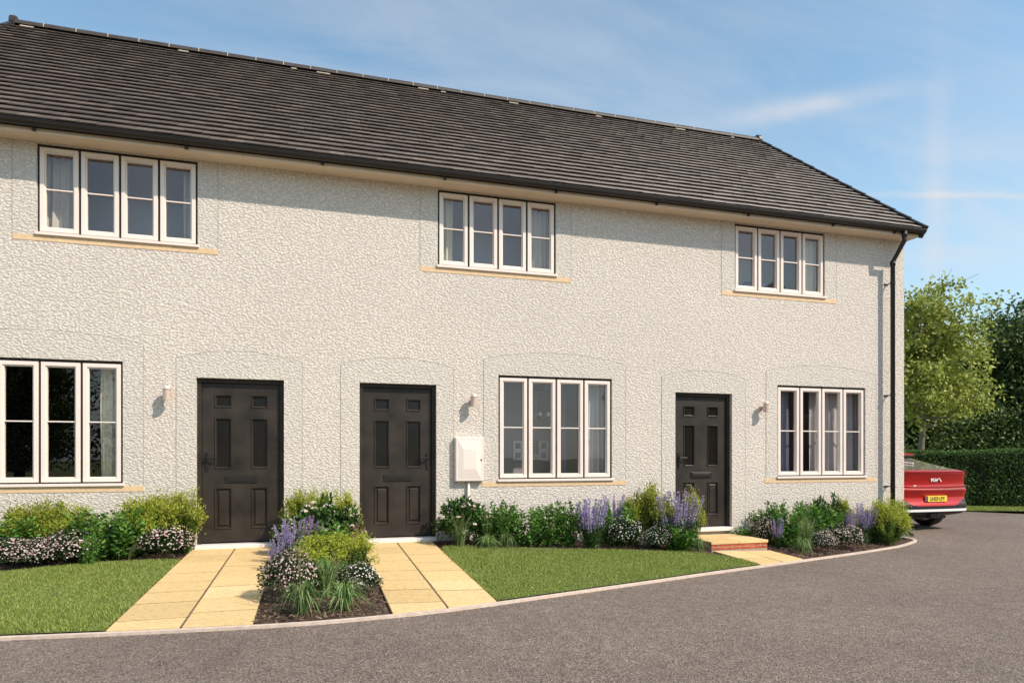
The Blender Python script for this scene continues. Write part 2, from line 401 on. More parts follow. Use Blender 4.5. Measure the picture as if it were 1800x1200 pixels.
# walls
mb=MB()
xs=sorted({XL,XR,*[h[0] for h in HOLES],*[h[1] for h in HOLES]}); zs=sorted({-.6,EZ+.05,*[h[2] for h in HOLES],*[h[3] for h in HOLES]})
for i in range(len(xs)-1):
    for j in range(len(zs)-1):
        cx,cz=(xs[i]+xs[i+1])/2,(zs[j]+zs[j+1])/2
        if any(h[0]<cx<h[1] and h[2]<cz<h[3] for h in HOLES): continue
        mb.face([(xs[i],0,zs[j]),(xs[i+1],0,zs[j]),(xs[i+1],0,zs[j+1]),(xs[i],0,zs[j+1])])
for a,b,c,d in HOLES:   # reveals
    r=.16
    mb.face([(a,0,c),(a,0,d),(a,r,d),(a,r,c)]); mb.face([(b,0,d),(b,0,c),(b,r,c),(b,r,d)])
    mb.face([(a,0,d),(b,0,d),(b,r,d),(a,r,d)]); mb.face([(b,0,c),(a,0,c),(a,r,c),(b,r,c)])
RIDY,RIDZ=4.0,8.33; TANP=(8.33-4.93)/4.33
def roofz(y): return RIDZ-abs(y-RIDY)*TANP
for x,fl in ((XR,0),(XL,1)):
    p=[(x,0,-.6),(x,DEP,-.6),(x,DEP,roofz(DEP)-.12),(x,RIDY,RIDZ-.12),(x,0,roofz(0)-.12)]
    mb.face(p if not fl else p[::-1])
mb.face([(XR,DEP,-.6),(XL,DEP,-.6),(XL,DEP,roofz(DEP)-.1),(XR,DEP,roofz(DEP)-.1)])
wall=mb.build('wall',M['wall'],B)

# scored surround bands, 3 mm proud, thin joint line round them
def band(x0,x1,zb,zt,hole,arch=.0,name='render_band'):
    a,b,c,d=hole; mb=MB(); n=16
    def top(x): 
        u=(x-x0)/(x1-x0)*2-1; return zt+arch*(1-u*u)
    y=-.003
    ys=[]
    mb.face([(x0,y,zb),(a,y,zb),(a,y,d),(x0,y,d)]); mb.face([(b,y,zb),(x1,y,zb),(x1,y,d),(b,y,d)])
    if c>zb+.001: mb.face([(a,y,zb),(b,y,zb),(b,y,c),(a,y,c)])
    xx=[x0+(x1-x0)*i/n for i in range(n+1)]
    if zt>d+.01:
        for i in range(n): mb.face([(xx[i],y,d),(xx[i+1],y,d),(xx[i+1],y,top(xx[i+1])),(xx[i],y,top(xx[i]))])
        for i in range(n): mb.face([(xx[i],y-.0015,top(xx[i])-.0025),(xx[i+1],y-.0015,top(xx[i+1])-.0025),(xx[i+1],y-.0015,top(xx[i+1])+.0025),(xx[i],y-.0015,top(xx[i])+.0025)],1)
        zt2=zt
    else: zt2=d
    for x in (x0,x1): mb.face([(x-.003,y-.0015,zb),(x+.003,y-.0015,zb),(x+.003,y-.0015,zt2),(x-.003,y-.0015,zt2)],1)
    return mb.build(name,[M['surround'],M['joint']],B)
for (a,b,c,d),(x0,x1) in zip(DOORS,[(-1.613,-.118),(.369,1.89),(5.131,6.62)]): band(x0,x1,-.3,2.34,(a,b,c,d),.11)
for (a,b) in LOW: band(a-.215,b+.225,LZ[0]-.07,2.49,(a,b,*LZ),.12)
for (a,b) in UPP: band(a-.245,b+.235,UZ[0]-.07,EZ,(a,b,*UZ))

# windows
def window(x0,x1,z0,z1,label,k):
    ext=MB(); ext.ring(x0+.001,x1-.001,z0+.001,z1-.001,.024,.035,.10); ext.box(x0+.0255,x1-.0255,.034,.0995,z1-.034,z1-.0252)
    W=(x1-x0-.048); n=4; gap=.025; cw=(W-gap*(n-1))/n
    for i in range(1,n):
        gx=x0+.024+i*cw+(i-1)*gap; ext.box(gx,gx+gap,.036,.09,z0+.0255,z1-.0345)
    wn=ext.build('window',M['gasket'],B); wn['label']=label
    for i in range(n):
        cx=x0+.024+i*(cw+gap); mb=MB()
        g=.0015
        mb.ring(cx+g,cx+cw-g,z0+.030,z1-.036,.046,.012,.075)
        mb.ring(cx+.046+g,cx+cw-.046-g,z0+.076,z1-.082,.014,.026,.07)
        zc=(z0+z1)/2+.005
        mb.box(cx+.061,cx+cw-.061,.030,.056,zc-.008,zc+.008)
        mb.build('casement',M['cream'],wn,bevel=.003)
    mb=MB()
    for i in range(n):
        cx=x0+.024+i*(cw+gap); mb.face([(cx+.05,.058,z0+.07),(cx+cw-.05,.058,z0+.07),(cx+cw-.05,.058,z1-.06),(cx+.05,.058,z1-.06)])
    mb.build('pane',M['glass'],wn)
    mb=MB(); mb.box(x0-.015,x1+.02,-.030,.034,z0-.022,z0+.012); mb.box(x0+.003,x1-.003,.0345,.10,z0+.0005,z0+.012)
    mb.build('sill',M['cream'],wn,bevel=.004)
    mb=MB(); mb.box(x0-.245,x1+.235,-.0052,.01,z0-.092,z0-.0225); mb.build('stone_sill',M['stone'],wn,bevel=.002)
    return wn
for (a,b),s in zip(LOW,('left','middle','right')): window(a,b,*LZ,f'{s} ground floor window with four cream casements',s)
for (a,b),s in zip(UPP,('left','middle','right')): window(a,b,*UZ,f'{s} upper floor window with four cream casements',s)

# doors
def door(x0,x1,label,hand):
    W=x1-x0; y=.085; T=2.1
    fx=.052
    fr=MB(); fr.box(x0+.001,x0+fx,y-.03,y+.07,0.002,T-.001); fr.box(x1-fx,x1-.001,y-.03,y+.07,0.002,T-.001); fr.box(x0+fx,x1-fx,y-.03,y+.07,T-fx,T-.001)
    lx0,lx1=x0+fx+.004,x1-fx-.004; lz0,lz1=.02,T-fx-.004
    # panel openings in leaf: (u0,u1,v0 from top,v1,glazed)
    PX=[(.20,.405),(.635,.84)]; sc=W/1.04
    PZ=[(.20,.365,1),(.495,1.145,1),(1.385,1.915,0)]
    holes=[(x0+p[0]*sc,x0+p[1]*sc,T-q[1],T-q[0],q[2]) for p in PX for q in PZ]
    mb=MB()
    xs=sorted({lx0,lx1,*[h[0] for h in holes],*[h[1] for h in holes]}); zs=sorted({lz0,lz1,*[h[2] for h in holes],*[h[3] for h in holes]})
    for i in range(len(xs)-1):
        for j in range(len(zs)-1):
            cx,cz=(xs[i]+xs[i+1])/2,(zs[j]+zs[j+1])/2
            if any(h[0]<cx<h[1] and h[2]<cz<h[3] for h in holes): continue
            mb.face([(xs[i],y,zs[j]),(xs[i+1],y,zs[j]),(xs[i+1],y,zs[j+1]),(xs[i],y,zs[j+1])])
    for a,b,c,d,gz in holes:
        def bevelring(i0,i1,ya,yb):
            A=[(a+i0,ya,c+i0),(b-i0,ya,c+i0),(b-i0,ya,d-i0),(a+i0,ya,d-i0)]; Bq=[(a+i1,yb,c+i1),(b-i1,yb,c+i1),(b-i1,yb,d-i1),(a+i1,yb,d-i1)]
            for k in range(4): mb.face([A[k],A[(k+1)%4],Bq[(k+1)%4],Bq[k]])
        bevelring(0,.006,y,y-.011); bevelring(.006,.014,y-.011,y-.009); bevelring(.014,.027,y-.009,y+.016)
        if not gz:
            bevelring(.027,.036,y+.016,y+.016); bevelring(.036,.055,y+.016,y+.003)
            i=.055; mb.face([(a+i,y+.003,c+i),(b-i,y+.003,c+i),(b-i,y+.003,d-i),(a+i,y+.003,d-i)])
    dr=mb.build('door',M['door'],B); dr['label']=label
    fr.build('door_frame',M['door'],dr,bevel=.003)
    for a,b,c,d,gz in holes:
        if gz:
            i=.0265; g=MB(); g.face([(a+i,y+.014,c+i),(b-i,y+.014,c+i),(b-i,y+.014,d-i),(a+i,y+.014,d-i)]); g.build('door_glass',M['doorglass'],dr)
    m=(x0+x1)/2; mb=MB(); mb.box(m-.19*sc,m+.19*sc,y-.012,y,T-1.325,T-1.235); mb.box(m-.155*sc,m+.155*sc,y-.018,y-.012,T-1.305,T-1.255); mb.build('letter_plate',M['black'],dr,bevel=.003)
    hx=lx0+.055 if hand=='l' else lx1-.055; s=1 if hand=='l' else -1
    mb=MB(); mb.box(hx-.016,hx+.016,y-.012,y,.93,1.16); mb.tube([(hx,y-.01,1.09),(hx,y-.05,1.09)],.010); mb.tube([(hx-s*.008,y-.052,1.09),(hx+s*.115,y-.052,1.09)],.010)
    mb.tube([(hx,y-.02,.985),(hx,y-.001,.985)],.012,m=0)
    mb.build('handle',M['black'],dr)
    mb=MB(); mb.box(x0-.01,x1-.008,-.075,.15,-.052,.001); mb.build('threshold',M['white'],dr,bevel=.004)
    mb=MB(); mb.face([(x0,.155,0),(x1,.155,0),(x1,.155,T),(x0,.155,T)]); mb.build('door_backing',M['gasket'],dr)
door(*DOORS[0][:2],'left dark brown six panel front door','l')
door(*DOORS[1][:2],'middle dark brown six panel front door with handle on the right','r')
door(*DOORS[2][:2],'right dark brown six panel front door above the brick step','l')

# roof: solid deck, then individual tiles in one mesh
OV=.05; EY=-.33
sl=math.hypot(RIDY-EY,RIDZ-roofz(EY)); ux=Vector((0,(RIDY-EY)/sl,(RIDZ-roofz(EY))/sl)); un=Vector((0,-ux.z,ux.y))
mb=MB()
for s in (0,1):
    def P_(x,y,dz=0):
        return (x,y if not s else 2*RIDY-y,roofz(y)+dz)
    f=[P_(XL-OV,EY,-.02),P_(XR+OV,EY,-.02),P_(XR+OV,RIDY,-.02),P_(XL-OV,RIDY,-.02)]
    mb.face(f if not s else f[::-1])
    g=[P_(XL-OV,EY,-.09),P_(XR+OV,EY,-.09),P_(XR+OV,RIDY,-.09),P_(XL-OV,RIDY,-.09)]
    mb.face(g[::-1] if not s else g)
deckm=mb
NC=26; gz=sl/NC; tw=.2
V=[];Q=[];b=0
rs=np.random.RandomState(11)
for side in (0,1):
    for i in range(NC):
        s0=i*gz-.035; s1=(i+1)*gz+.03
        x=XL-.03-(tw/2 if i%2 else 0)-rs.uniform(0,.01)
        while x<XR+.03:
            xa=max(x+.0015,XL-.045); xb=min(x+tw-.0015,XR+.045); x+=tw
            if xb-xa<.02: continue
            t=rs.uniform(-.003,.003); ds=rs.uniform(-.005,.005)
            n0=.050+t; n1=.012
            tl=rs.uniform(-.0015,.0015)
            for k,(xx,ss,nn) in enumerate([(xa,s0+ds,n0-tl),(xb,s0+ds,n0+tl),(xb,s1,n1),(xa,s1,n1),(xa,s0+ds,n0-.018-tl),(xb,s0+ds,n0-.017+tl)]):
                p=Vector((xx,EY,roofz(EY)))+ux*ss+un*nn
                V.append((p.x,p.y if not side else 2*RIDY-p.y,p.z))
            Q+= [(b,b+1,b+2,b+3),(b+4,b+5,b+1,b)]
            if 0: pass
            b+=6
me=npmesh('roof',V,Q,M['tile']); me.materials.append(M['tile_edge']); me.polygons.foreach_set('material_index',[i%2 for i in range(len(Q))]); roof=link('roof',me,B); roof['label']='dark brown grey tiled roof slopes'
deckm.build('roof_deck',M['verge'],roof)
# ridge tiles: half round, mortared joints
mb=MB(); x=XL-.04; k=0; rz=RIDZ+.0
def half(x0,x1,r0,r1,m,zc=rz,n=9):
    A=[];Bp=[]
    for i in range(n+1):
        an=math.pi*i/n*1.0
        A.append((x0,RIDY-math.cos(an)*r0,zc+math.sin(an)*r0*.85-.01)); Bp.append((x1,RIDY-math.cos(an)*r1,zc+math.sin(an)*r1*.85-.01))
    for i in range(n): mb.face([A[i],A[i+1],Bp[i+1],Bp[i]][::-1],m)
    mb.face(A,m); mb.face(Bp[::-1],m)
while x<XR+.04-.01:
    x2=min(x+.478,XR+.04)
    half(x+.006,x2-.006,.13+random.uniform(-.003,.003),.13+random.uniform(-.003,.003),0); half(x2-.007,min(x2+.007,XR+.045),.134,.134,1); x=x2
ridge=mb.build('ridge_tiles',[M['ridge'],M['mortar']],roof,smooth=False)
for x0 in (XL-.06,XR-.03):
    mb=MB(); mb.tube([(x0,RIDY,RIDZ+.02),(x0+.08,RIDY,RIDZ+.02)],.138,12); mb.build('ridge_end_cap',M['verge'],roof)
# mortar bedding smears under the ridge
mb=MB(); 
x=XL+.1
while x<XR-.2:
    L_=random.uniform(.08,.25)
    p0=Vector((x,RIDY,RIDZ))-ux*.155+un*.045
    mb=MB(); mb.face([(x,p0.y,p0.z),(x+L_,p0.y,p0.z),(x+L_,p0.y+ux.y*.05,p0.z+ux.z*.05+.01),(x,p0.y+ux.y*.05,p0.z+ux.z*.05+.01)])
    x+=random.choice([.45,.95,1.4,1.9,2.4]); mb.build('mortar_patch',M['mortar'],roof)
# verges
for x0,x1 in ((XR+.012,XR+.085),(XL-.085,XL-.012)):
    mb=MB(); nseg=13
    for side in (0,1):
        for i in range(nseg):
            s0=sl*i/nseg-.05; s1=sl*(i+1)/nseg-.06
            P0=Vector((0,EY,roofz(EY)))+ux*s0; P1=Vector((0,EY,roofz(EY)))+ux*s1
            pts=[]
            for P,nn0,nn1 in ((P0,-.13,.078),(P1,-.13,.066)):
                for nn in (nn0,nn1):
                    q=P+un*nn; pts.append((q.y if not side else 2*RIDY-q.y,q.z))
            a,b_,c,d=pts
            mb.obox([(x0,a[0],a[1]),(x1,a[0],a[1]),(x1,c[0],c[1]),(x0,c[0],c[1]),(x0,b_[0],b_[1]),(x1,b_[0],b_[1]),(x1,d[0],d[1]),(x0,d[0],d[1])])
    mb.build('verge',M['verge'],roof)
# soffit + fascia
mb=MB(); mb.box(XL-.01,XR+.035,-.262,-.001,EZ-.0,EZ+.02); mb.box(XL-.01,XR+.035,-.285,-.2625,EZ-.012,EZ+.14)
mb.build('fascia',M['soffit'],B,bevel=.003)
mb=MB(); mb.box(XL-.01,XR+.01,DEP+.001,DEP+.285,EZ,EZ+.14); mb.build('fascia',M['soffit'],B)
# gutter half round
mb=MB(); gy,gz_=-.345,4.908; r=.058; n=10
for a,b_ in ((XL-.05,XR+.06),):
    for i in range(n):
        a0=math.pi+math.pi*i/n; a1=math.pi+math.pi*(i+1)/n
        for rr,fl in ((r,0),(r-.004,1)):
            q=[(a,gy+math.cos(a0)*rr,gz_+math.sin(a0)*rr),(b_,gy+math.cos(a0)*rr,gz_+math.sin(a0)*rr),(b_,gy+math.cos(a1)*rr,gz_+math.sin(a1)*rr),(a,gy+math.cos(a1)*rr,gz_+math.sin(a1)*rr)]
            mb.face(q[::-1] if fl else q)
    mb.tube([(a,gy-r,gz_),(b_,gy-r,gz_)],.006,6)
    for xx in (a,b_):
        mb.face([(xx,gy+math.cos(math.pi+math.pi*i/n)*r,gz_+math.sin(math.pi+math.pi*i/n)*r) for i in range(n+1)])
gut=mb.build('gutter',M['gutter'],B)
for i,bx in enumerate([-4.62,-3.03,-1.45,.13,1.71,3.30,4.88,6.46,8.05,9.3]):
    m2=MB()
    m2.tube([(bx,gy+.03,gz_-r-.035),(bx,gy+.03,gz_-r+.01)],.020,10); m2.box(bx-.012,bx+.012,gy-.005,-.2855,gz_-r-.008,gz_-r+.004)
    pts=[(math.pi+math.pi*k/8) for k in range(9)]
    for k in range(8):
        q=[]
        for an in (pts[k],pts[k+1]):
            for w in (-.014,.014): q.append((bx+w,gy+math.cos(an)*(r+.004),gz_+math.sin(an)*(r+.004)))
        m2.face([q[0],q[1],q[3],q[2]])
    m2.build('bracket',M['gutter'],gut)
# downpipe with swan neck
mb=MB()
px=9.44
mb.tube([(px+.02,gy,gz_-r+.01),(px+.02,gy,4.70),(px,-.13,4.40),(px,-.13,-.33)],.037,14); mb.tube([(px+.02,gy,gz_-r-.005),(px+.02,gy,4.76)],.043,14); mb.tube([(px,-.13,4.42),(px,-.13,4.34)],.043,14)
mb.tube([(px,-.13,-.25),(px,-.19,-.335)],.040,12)
dp=mb.build('downpipe',M['gutter'],B,smooth=True)
for z in (4.05,2.15,.6):
    m2=MB(); m2.tube([(px,-.13,z-.014),(px,-.13,z+.014)],.044,14); m2.box(px-.012,px+.012,-.095,-.001,z-.006,z+.006); m2.box(px-.06,px+.03,-.012,-.0045,z-.012,z+.012); m2.build('bracket',M['gutter'],dp)

# brick step
st=thing('brick_step','low red brick step topped with yellow sandstone below the right front door','step',(5.42,0,-.22))
mb=MB(); x=0; bh=.036
w=.93; L4=w/4
for course,(zz) in enumerate([0.0,.042]):
    n=4; o_=0 if course==0 else .5
    edges=sorted({0,w,*[min(max((k+o_)*L4,0),w) for k in range(n+1)]})
    for a,b_ in zip(edges[:-1],edges[1:]):
        mb.box(a+.005,b_-.005,-.895,-.80,zz+.004,zz+.038)
    ed=[-.895+.23*k for k in range(4)]+[-.05]
    for a,b_ in zip(ed[:-1],ed[1:]): 
        if a>-.8: pass
        mb.box(-.0+.0,.09,max(a,-.795)+.003,b_-.003,zz+.003,zz+.039); mb.box(w-.09,w,max(a,-.795)+.003,b_-.003,zz+.003,zz+.039)
mb.build('brickwork',M['brick'],st,bevel=.002)
mb=MB(); mb.box(.002,w-.002,-.893,-.01,-.10,.084); mb.build('mortar',M['mortar'],st)
mb=MB()
for a,b_ in ((-.008,w/2-.002),(w/2+.002,w+.008)): mb.box(a,b_,-.905,-.48,.0845,.122); mb.box(a,b_,-.476,-.078,.0845,.122)
mb.build('tread',M['slab'],st,bevel=.003)

# wall lights
def wall_light(x,z,label):
    t=thing('wall_light',label,'wall light',(x,-.001,z),group='wall lights beside the front doors')
    mb=MB(); mb.tube([(0,-.004,0),(0,-.028,0)],.038,18); mb.box(-.014,.014,-.075,-.028,-.016,.016); mb.build('mount',M['steel'],t,bevel=.003)
    mb=MB(); mb.tube([(0,-.112,-.075),(0,-.112,.045)],[.044,.044],20); mb.tube([(0,-.112,-.080),(0,-.112,-.0755)],.052,20); mb.tube([(0,-.112,.0455),(0,-.112,.052)],.052,20); mb.build('shade',M['steel'],t,smooth=False)
    mb=MB(); mb.tube([(0,-.112,.0525),(0,-.112,.082),(0,-.112,.092)],[.037,.037,.024],18); mb.build('lens',M['cream'],t)
    return t
wall_light(-1.70,1.885,'small cream and steel wall light left of the left door')
wall_light(2.155,1.885,'small cream and steel wall light above the meter cabinet')
wall_light(6.925,1.895,'small cream and steel wall light right of the right door')

# meter cabinet
t=thing('meter_cabinet','cream plastic meter cabinet with round lock on the wall right of the middle door','meter box',(1.90,-.001,.762))
mb=MB(); mb.box(0,.405,-.075,0,0,.615); mb.build('case',M['cream'],t,bevel=.006)
mb=MB(); x0,x1,z0,z1=.012,.393,.012,.603; y=-.0765; y2=-.086; i=.028; j=.10
mb.box(x0,x1,-.084,-.0755,z0,z1)
a=[(x0+i,-.0845,z0+i),(x1-i,-.0845,z0+i),(x1-i,-.0845,z1-i),(x0+i,-.0845,z1-i)]; b_=[(x0+j,-.101,z0+.16),(x1-j,-.101,z0+.16),(x1-j,-.101,z1-.16),(x0+j,-.101,z1-.16)]
for k in range(4): mb.face([a[k],a[(k+1)%4],b_[(k+1)%4],b_[k]])
mb.face(b_); mb.build('cabinet_door',M['cream'],t,bevel=.002)
mb=MB(); mb.tube([(.367,-.0846,.30),(.367,-.090,.30)],.012,14); mb.build('lock',M['black'],t)
mb=MB(); mb.tube([(.20,-.03,-.98),(.20,-.03,-.001)],.019,12); mb.build('cable_conduit',M['cream'],t,smooth=True)

# rooms behind the glass
def room(x0,x1,z0,z1,dep,wm,name='interior_wall'):
    mb=MB(); y0,y1=.165,dep
    mb.face([(x0,y1,z0),(x1,y1,z0),(x1,y1,z1),(x0,y1,z1)]); mb.face([(x0,y0,z0),(x0,y1,z0),(x0,y1,z1),(x0,y0,z1)])
    mb.face([(x1,y0,z0),(x1,y0,z1),(x1,y1,z1),(x1,y1,z0)]); mb.face([(x0,y0,z1),(x0,y1,z1),(x1,y1,z1),(x1,y0,z1)],1)
    mb.face([(x0,y0,z0),(x1,y0,z0),(x1,y1,z0),(x0,y1,z0)],2)
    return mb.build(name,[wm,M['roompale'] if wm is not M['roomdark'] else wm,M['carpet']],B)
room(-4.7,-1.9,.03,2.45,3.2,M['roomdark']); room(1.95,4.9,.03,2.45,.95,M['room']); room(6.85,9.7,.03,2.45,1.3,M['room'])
room(-4.6,.05,2.75,5.05,1.0,M['roompale']); room(.2,4.9,2.75,5.05,1.0,M['roompale']); room(5.05,9.7,2.75,5.05,1.0,M['roompale'])
M['curtbe']=mat('curtain_beige',(.58,.50,.42),.95,.06,5); M['curtcr']=mat('curtain_cream',(.74,.65,.50),.95,.06,5); M['curtgr']=mat('curtain_grey',(.52,.47,.47),.95,.06,5); M['curtbl']=mat('curtain_lilac',(.23,.22,.30),.95,.06,5)
def curtain(x0,x1,z0,z1,mt,label,y=.215,amp=.030,fold=.082):
    n=int((x1-x0)/.008)+2; V=[];Q=[]; ph=random.uniform(0,6)
    for j in range(7):
        z=z0+(z1-z0)*j/6
        for i in range(n):
            x=x0+(x1-x0)*i/(n-1); wob=.006*math.sin(j*1.1+i*.21)
            V.append((x+wob,y+amp*math.sin(x/fold*2*math.pi+ph+.25*math.sin(j*.8))*(1-.08*j)+.012*math.sin(x/fold*3.3),z))
    for j in range(6):
        for i in range(n-1):
            p=j*n+i; Q.append((p,p+1,p+n+1,p+n))
    o=link('curtain',npmesh('curtain',V,Q,mt,True)); tag(o,label,'curtain'); return o
curtain(-3.11,-2.72,2.95,4.95,M['curtbe'],'beige pleated curtain at the left side of the left upper window')
curtain(-1.56,-1.34,2.95,4.95,M['curtbe'],'beige curtain at the right side of the left upper window')
curtain(1.68,1.93,2.95,4.95,M['curtcr'],'cream curtain at the left side of the middle upper window')
curtain(3.07,3.42,2.95,4.95,M['curtbe'],'grey beige curtain at the right side of the middle upper window')
curtain(7.75,8.18,2.95,4.95,M['curtcr'],'pale curtain at the right side of the right upper window')
curtain(-2.50,-2.16,.1,2.4,M['curtcr'],'cream curtain at the right side of the left ground floor window')
curtain(2.53,2.66,.1,2.4,M['curtcr'],'narrow cream curtain at the left side of the middle ground floor window')
curtain(3.95,4.34,.1,2.4,M['curtgr'],'grey pleated curtain at the right side of the middle ground floor window')
curtain(3.56,3.78,.1,2.4,M['curtbl'],'lilac blue hanging behind the third pane of the middle ground floor window',y=.55,fold=.2)
curtain(8.02,9.02,.1,2.4,M['curtgr'],'grey sheer curtain behind the two right panes of the right ground floor window',fold=.13)
curtain(7.22,7.62,.1,2.4,M['curtbl'],'lilac curtain behind the left pane of the right ground floor window',fold=.2)
# pictures, chandelier, bedroom pieces
M['photo']=mat('picture_print',(.20,.19,.18),.6,.7,30); M['mount']=mat('picture_mount',(.95,.94,.93),.6,.02)
def picture(x,z,w,h,label,dark=False,y=.949):
    t=thing('picture_frame',label,'picture',(x,y,z),group='framed pictures on the sitting room wall')
    mb=MB(); mb.ring(-w/2,w/2,-h/2,h/2,.014,-.02,0); mb.build('frame',M['gasket'] if dark else M['white'],t)
    mb=MB(); mb.box(-w/2+.014,w/2-.014,-.012,-.001,-h/2+.014,h/2-.014); mb.build('mount',M['mount'],t)
    mb=MB(); k=.20 if not dark else .10; mb.box(-w*(.5-k),w*(.5-k),-.014,-.0125,-h*(.5-k),h*(.5-k)); mb.build('print',M['photo'],t)
picture(3.118,1.280,.155,.15,'small white framed picture, upper of the left pair in the sitting room')
picture(3.118,1.127,.155,.15,'small white framed picture, lower of the left pair in the sitting room')
picture(3.370,1.245,.15,.22,'dark framed picture in the middle of the sitting room group',True)
picture(3.414,1.096,.075,.075,'smallest white picture below the dark one in the sitting room group')
picture(3.547,1.282,.155,.15,'small white framed picture, upper of the right pair in the sitting room')
picture(3.547,1.127,.155,.15,'small white framed picture, lower of the right pair in the sitting room')
M['bronze']=mat('aged_bronze',(.10,.065,.03),.4,.3,20,metal=.6); M['bulb']=mat('frosted_bulb',(.85,.72,.6),.3,.02)
t=thing('chandelier','small bronze chandelier with glass shades behind the second pane of the middle ground floor window','ceiling lamp',(3.34,.55,0))
mb=MB(); mb.tube([(0,0,2.11),(0,0,2.13),(0,0,2.17),(0,0,2.19),(0,0,2.20)],[.02,.075,.085,.06,.02],14); mb.tube([(0,0,2.20),(0,0,2.449)],.008,6); mb.build('canopy',M['bronze'],t,smooth=True)
mb=MB(); mb.tube([(0,0,1.66),(0,0,1.70),(0,0,1.75),(0,0,2.11)],[.02,.04,.014,.005],10)
for k in range(6):
    a=k*math.pi/3+.3; c,s=math.cos(a),math.sin(a); mb.tube([(0,0,1.69),(c*.07,s*.07,1.655),(c*.14,s*.14,1.66),(c*.155,s*.155,1.71)],.007,6); mb.tube([(c*.155,s*.155,1.71),(c*.155,s*.155,1.72)],.022,8)
mb.build('arms',M['bronze'],t)
for k in range(6):
    a=k*math.pi/3+.3; c,s=math.cos(a),math.sin(a); m2=MB(); m2.tube([(c*.155,s*.155,1.72),(c*.155,s*.155,1.745),(c*.155,s*.155,1.78)],[.018,.03,.020],8); m2.build('lamp_shade',M['bulb'],t,smooth=True)
t=thing('headboard','black metal bed headboard with vertical bars seen through the right upper window','headboard',(7.22,.92,3.82))
mb=MB(); mb.tube([(0,0,-.6),(0,0,.28),(.05,.0,.33),(.40,.0,.36),(.46,0,.30),(.46,0,-.6)],.016,8); mb.tube([(0,0,.2),(.46,0,.24)],.010,6)
mb.build('frame',M['black'],t)
for k in range(5):
    m2=MB(); m2.tube([(.08+.075*k,0,-.6),(.08+.075*k,0,.21)],.009,6); m2.build('bar',M['black'],t)
mb=MB(); 
V=[];Q=[]
for j in range(9):
    for i in range(9):
        u,v=i/8*2-1,j/8*2-1; b2=(1-u**4)*(1-v**4)
        V.append((u*.24,-.09*b2,v*.17))
for j in range(8):
    for i in range(8): p=j*9+i; Q.append((p,p+1,p+10,p+9))
me=npmesh('pillow',V+[(a,-b2*.9,c) for a,b2,c in V],Q+[tuple(q+81 for q in qq[::-1]) for qq in Q],mat('pale_blue_cloth',(.55,.60,.75),.9,.05),True)
o=link('pillow',me,None,(7.52,.80,3.98)); o.rotation_euler=(.2,.5,0); tag(o,'pale blue white pillow leaning in the right upper window','pillow')
t=thing('television','dark flat screen at the lower left of the right upper window','television',(6.90,.85,4.12))
mb=MB(); mb.box(-.55,.20,-.02,.03,-.28,.16); mb.build('casing',M['black'],t,bevel=.006); mb=MB(); mb.box(-.535,.185,-.0225,-.0205,-.265,.145); mb.build('screen',M['doorglass'],t)
mb=MB(); mb.box(-.3,0,-.1,.1,-1.0,-.281); mb.build('stand',M['black'],t)
M['slate']=mat('slate_blue_cloth',(.10,.13,.19),.9,.1,5)
t=thing('headboard','slate blue upholstered headboard seen low in the left upper window','headboard',(-2.1,.84,2.75))
mb=MB(); mb.box(-.75,.75,0,.12,0,1.28); mb.build('board',M['slate'],t,bevel=.03); mb=MB(); mb.box(-.62,.62,-.035,-.002,.7,1.12); mb.build('cushion',M['slate'],t,bevel=.02)
t=thing('headboard','grey blue upholstered headboard seen low in the middle upper window','headboard',(2.80,.84,2.75))
mb=MB(); mb.box(-.75,.75,0,.12,0,1.22); mb.build('board',mat('grey_blue_cloth',(.20,.22,.27),.9,.1,5),t,bevel=.03); mb=MB(); mb.box(-.62,.62,-.035,-.002,.7,1.12); mb.build('cushion',M['slate'],t,bevel=.02)
# ------------------------------------------------------------------ planting
M['lf_green']=leafmat('leaf_fresh_green',[(.038,.10,.016),(.075,.19,.026),(.13,.28,.038),(.20,.38,.06)])
M['lf_dark']=leafmat('leaf_dark_green',[(.014,.032,.010),(.028,.062,.016),(.05,.10,.024)],.2)
M['lf_visc']=leafmat('leaf_mid_green',[(.022,.06,.014),(.045,.11,.02),(.09,.17,.03)],.25)
M['lf_lime']=leafmat('leaf_lime',[(.25,.31,.025),(.39,.44,.045),(.55,.57,.09),(.31,.38,.045)],.4)
M['lf_limelow']=leafmat('leaf_lime_shade',[(.06,.11,.015),(.11,.18,.025),(.17,.25,.04)],.3)  # greener leaf colour below the lime flower heads
M['fl_pink']=leafmat('petal_pink_white',[(.84,.74,.68),(.76,.58,.53),(.60,.36,.35),(.84,.78,.72),(.50,.22,.22),(.80,.66,.60)],.25,.8,.05)
M['fl_white']=leafmat('petal_white',[(.84,.78,.72),(.78,.68,.64),(.86,.82,.78)],.25,.8,.05)
M['fl_cream']=leafmat('petal_cream',[(.82,.70,.56),(.80,.64,.54),(.84,.76,.64)],.25,.8,.05)
M['fl_purple']=leafmat('petal_purple',[(.28,.20,.46),(.44,.35,.62),(.60,.52,.74),(.36,.26,.50)],.25,.8,.06)
M['fl_mauve']=leafmat('petal_mauve',[(.42,.20,.40),(.50,.32,.52),(.30,.20,.46)],.25,.8,.06)
M['fl_red']=leafmat('petal_dusky_red',[(.38,.10,.09),(.50,.24,.20),(.60,.38,.33),(.24,.06,.06)],.25,.8,.05)
M['strap']=leafmat('leaf_strap',[(.07,.15,.03),(.14,.25,.06),(.28,.38,.14),(.40,.46,.22)],.3)
M['straw']=leafmat('leaf_straw',[(.20,.21,.08),(.30,.30,.13),(.13,.16,.05)],.3)
M['stem']=mat('green_stem',(.06,.10,.03),.8)
M['twig']=mat('brown_twig',(.10,.065,.04),.9)

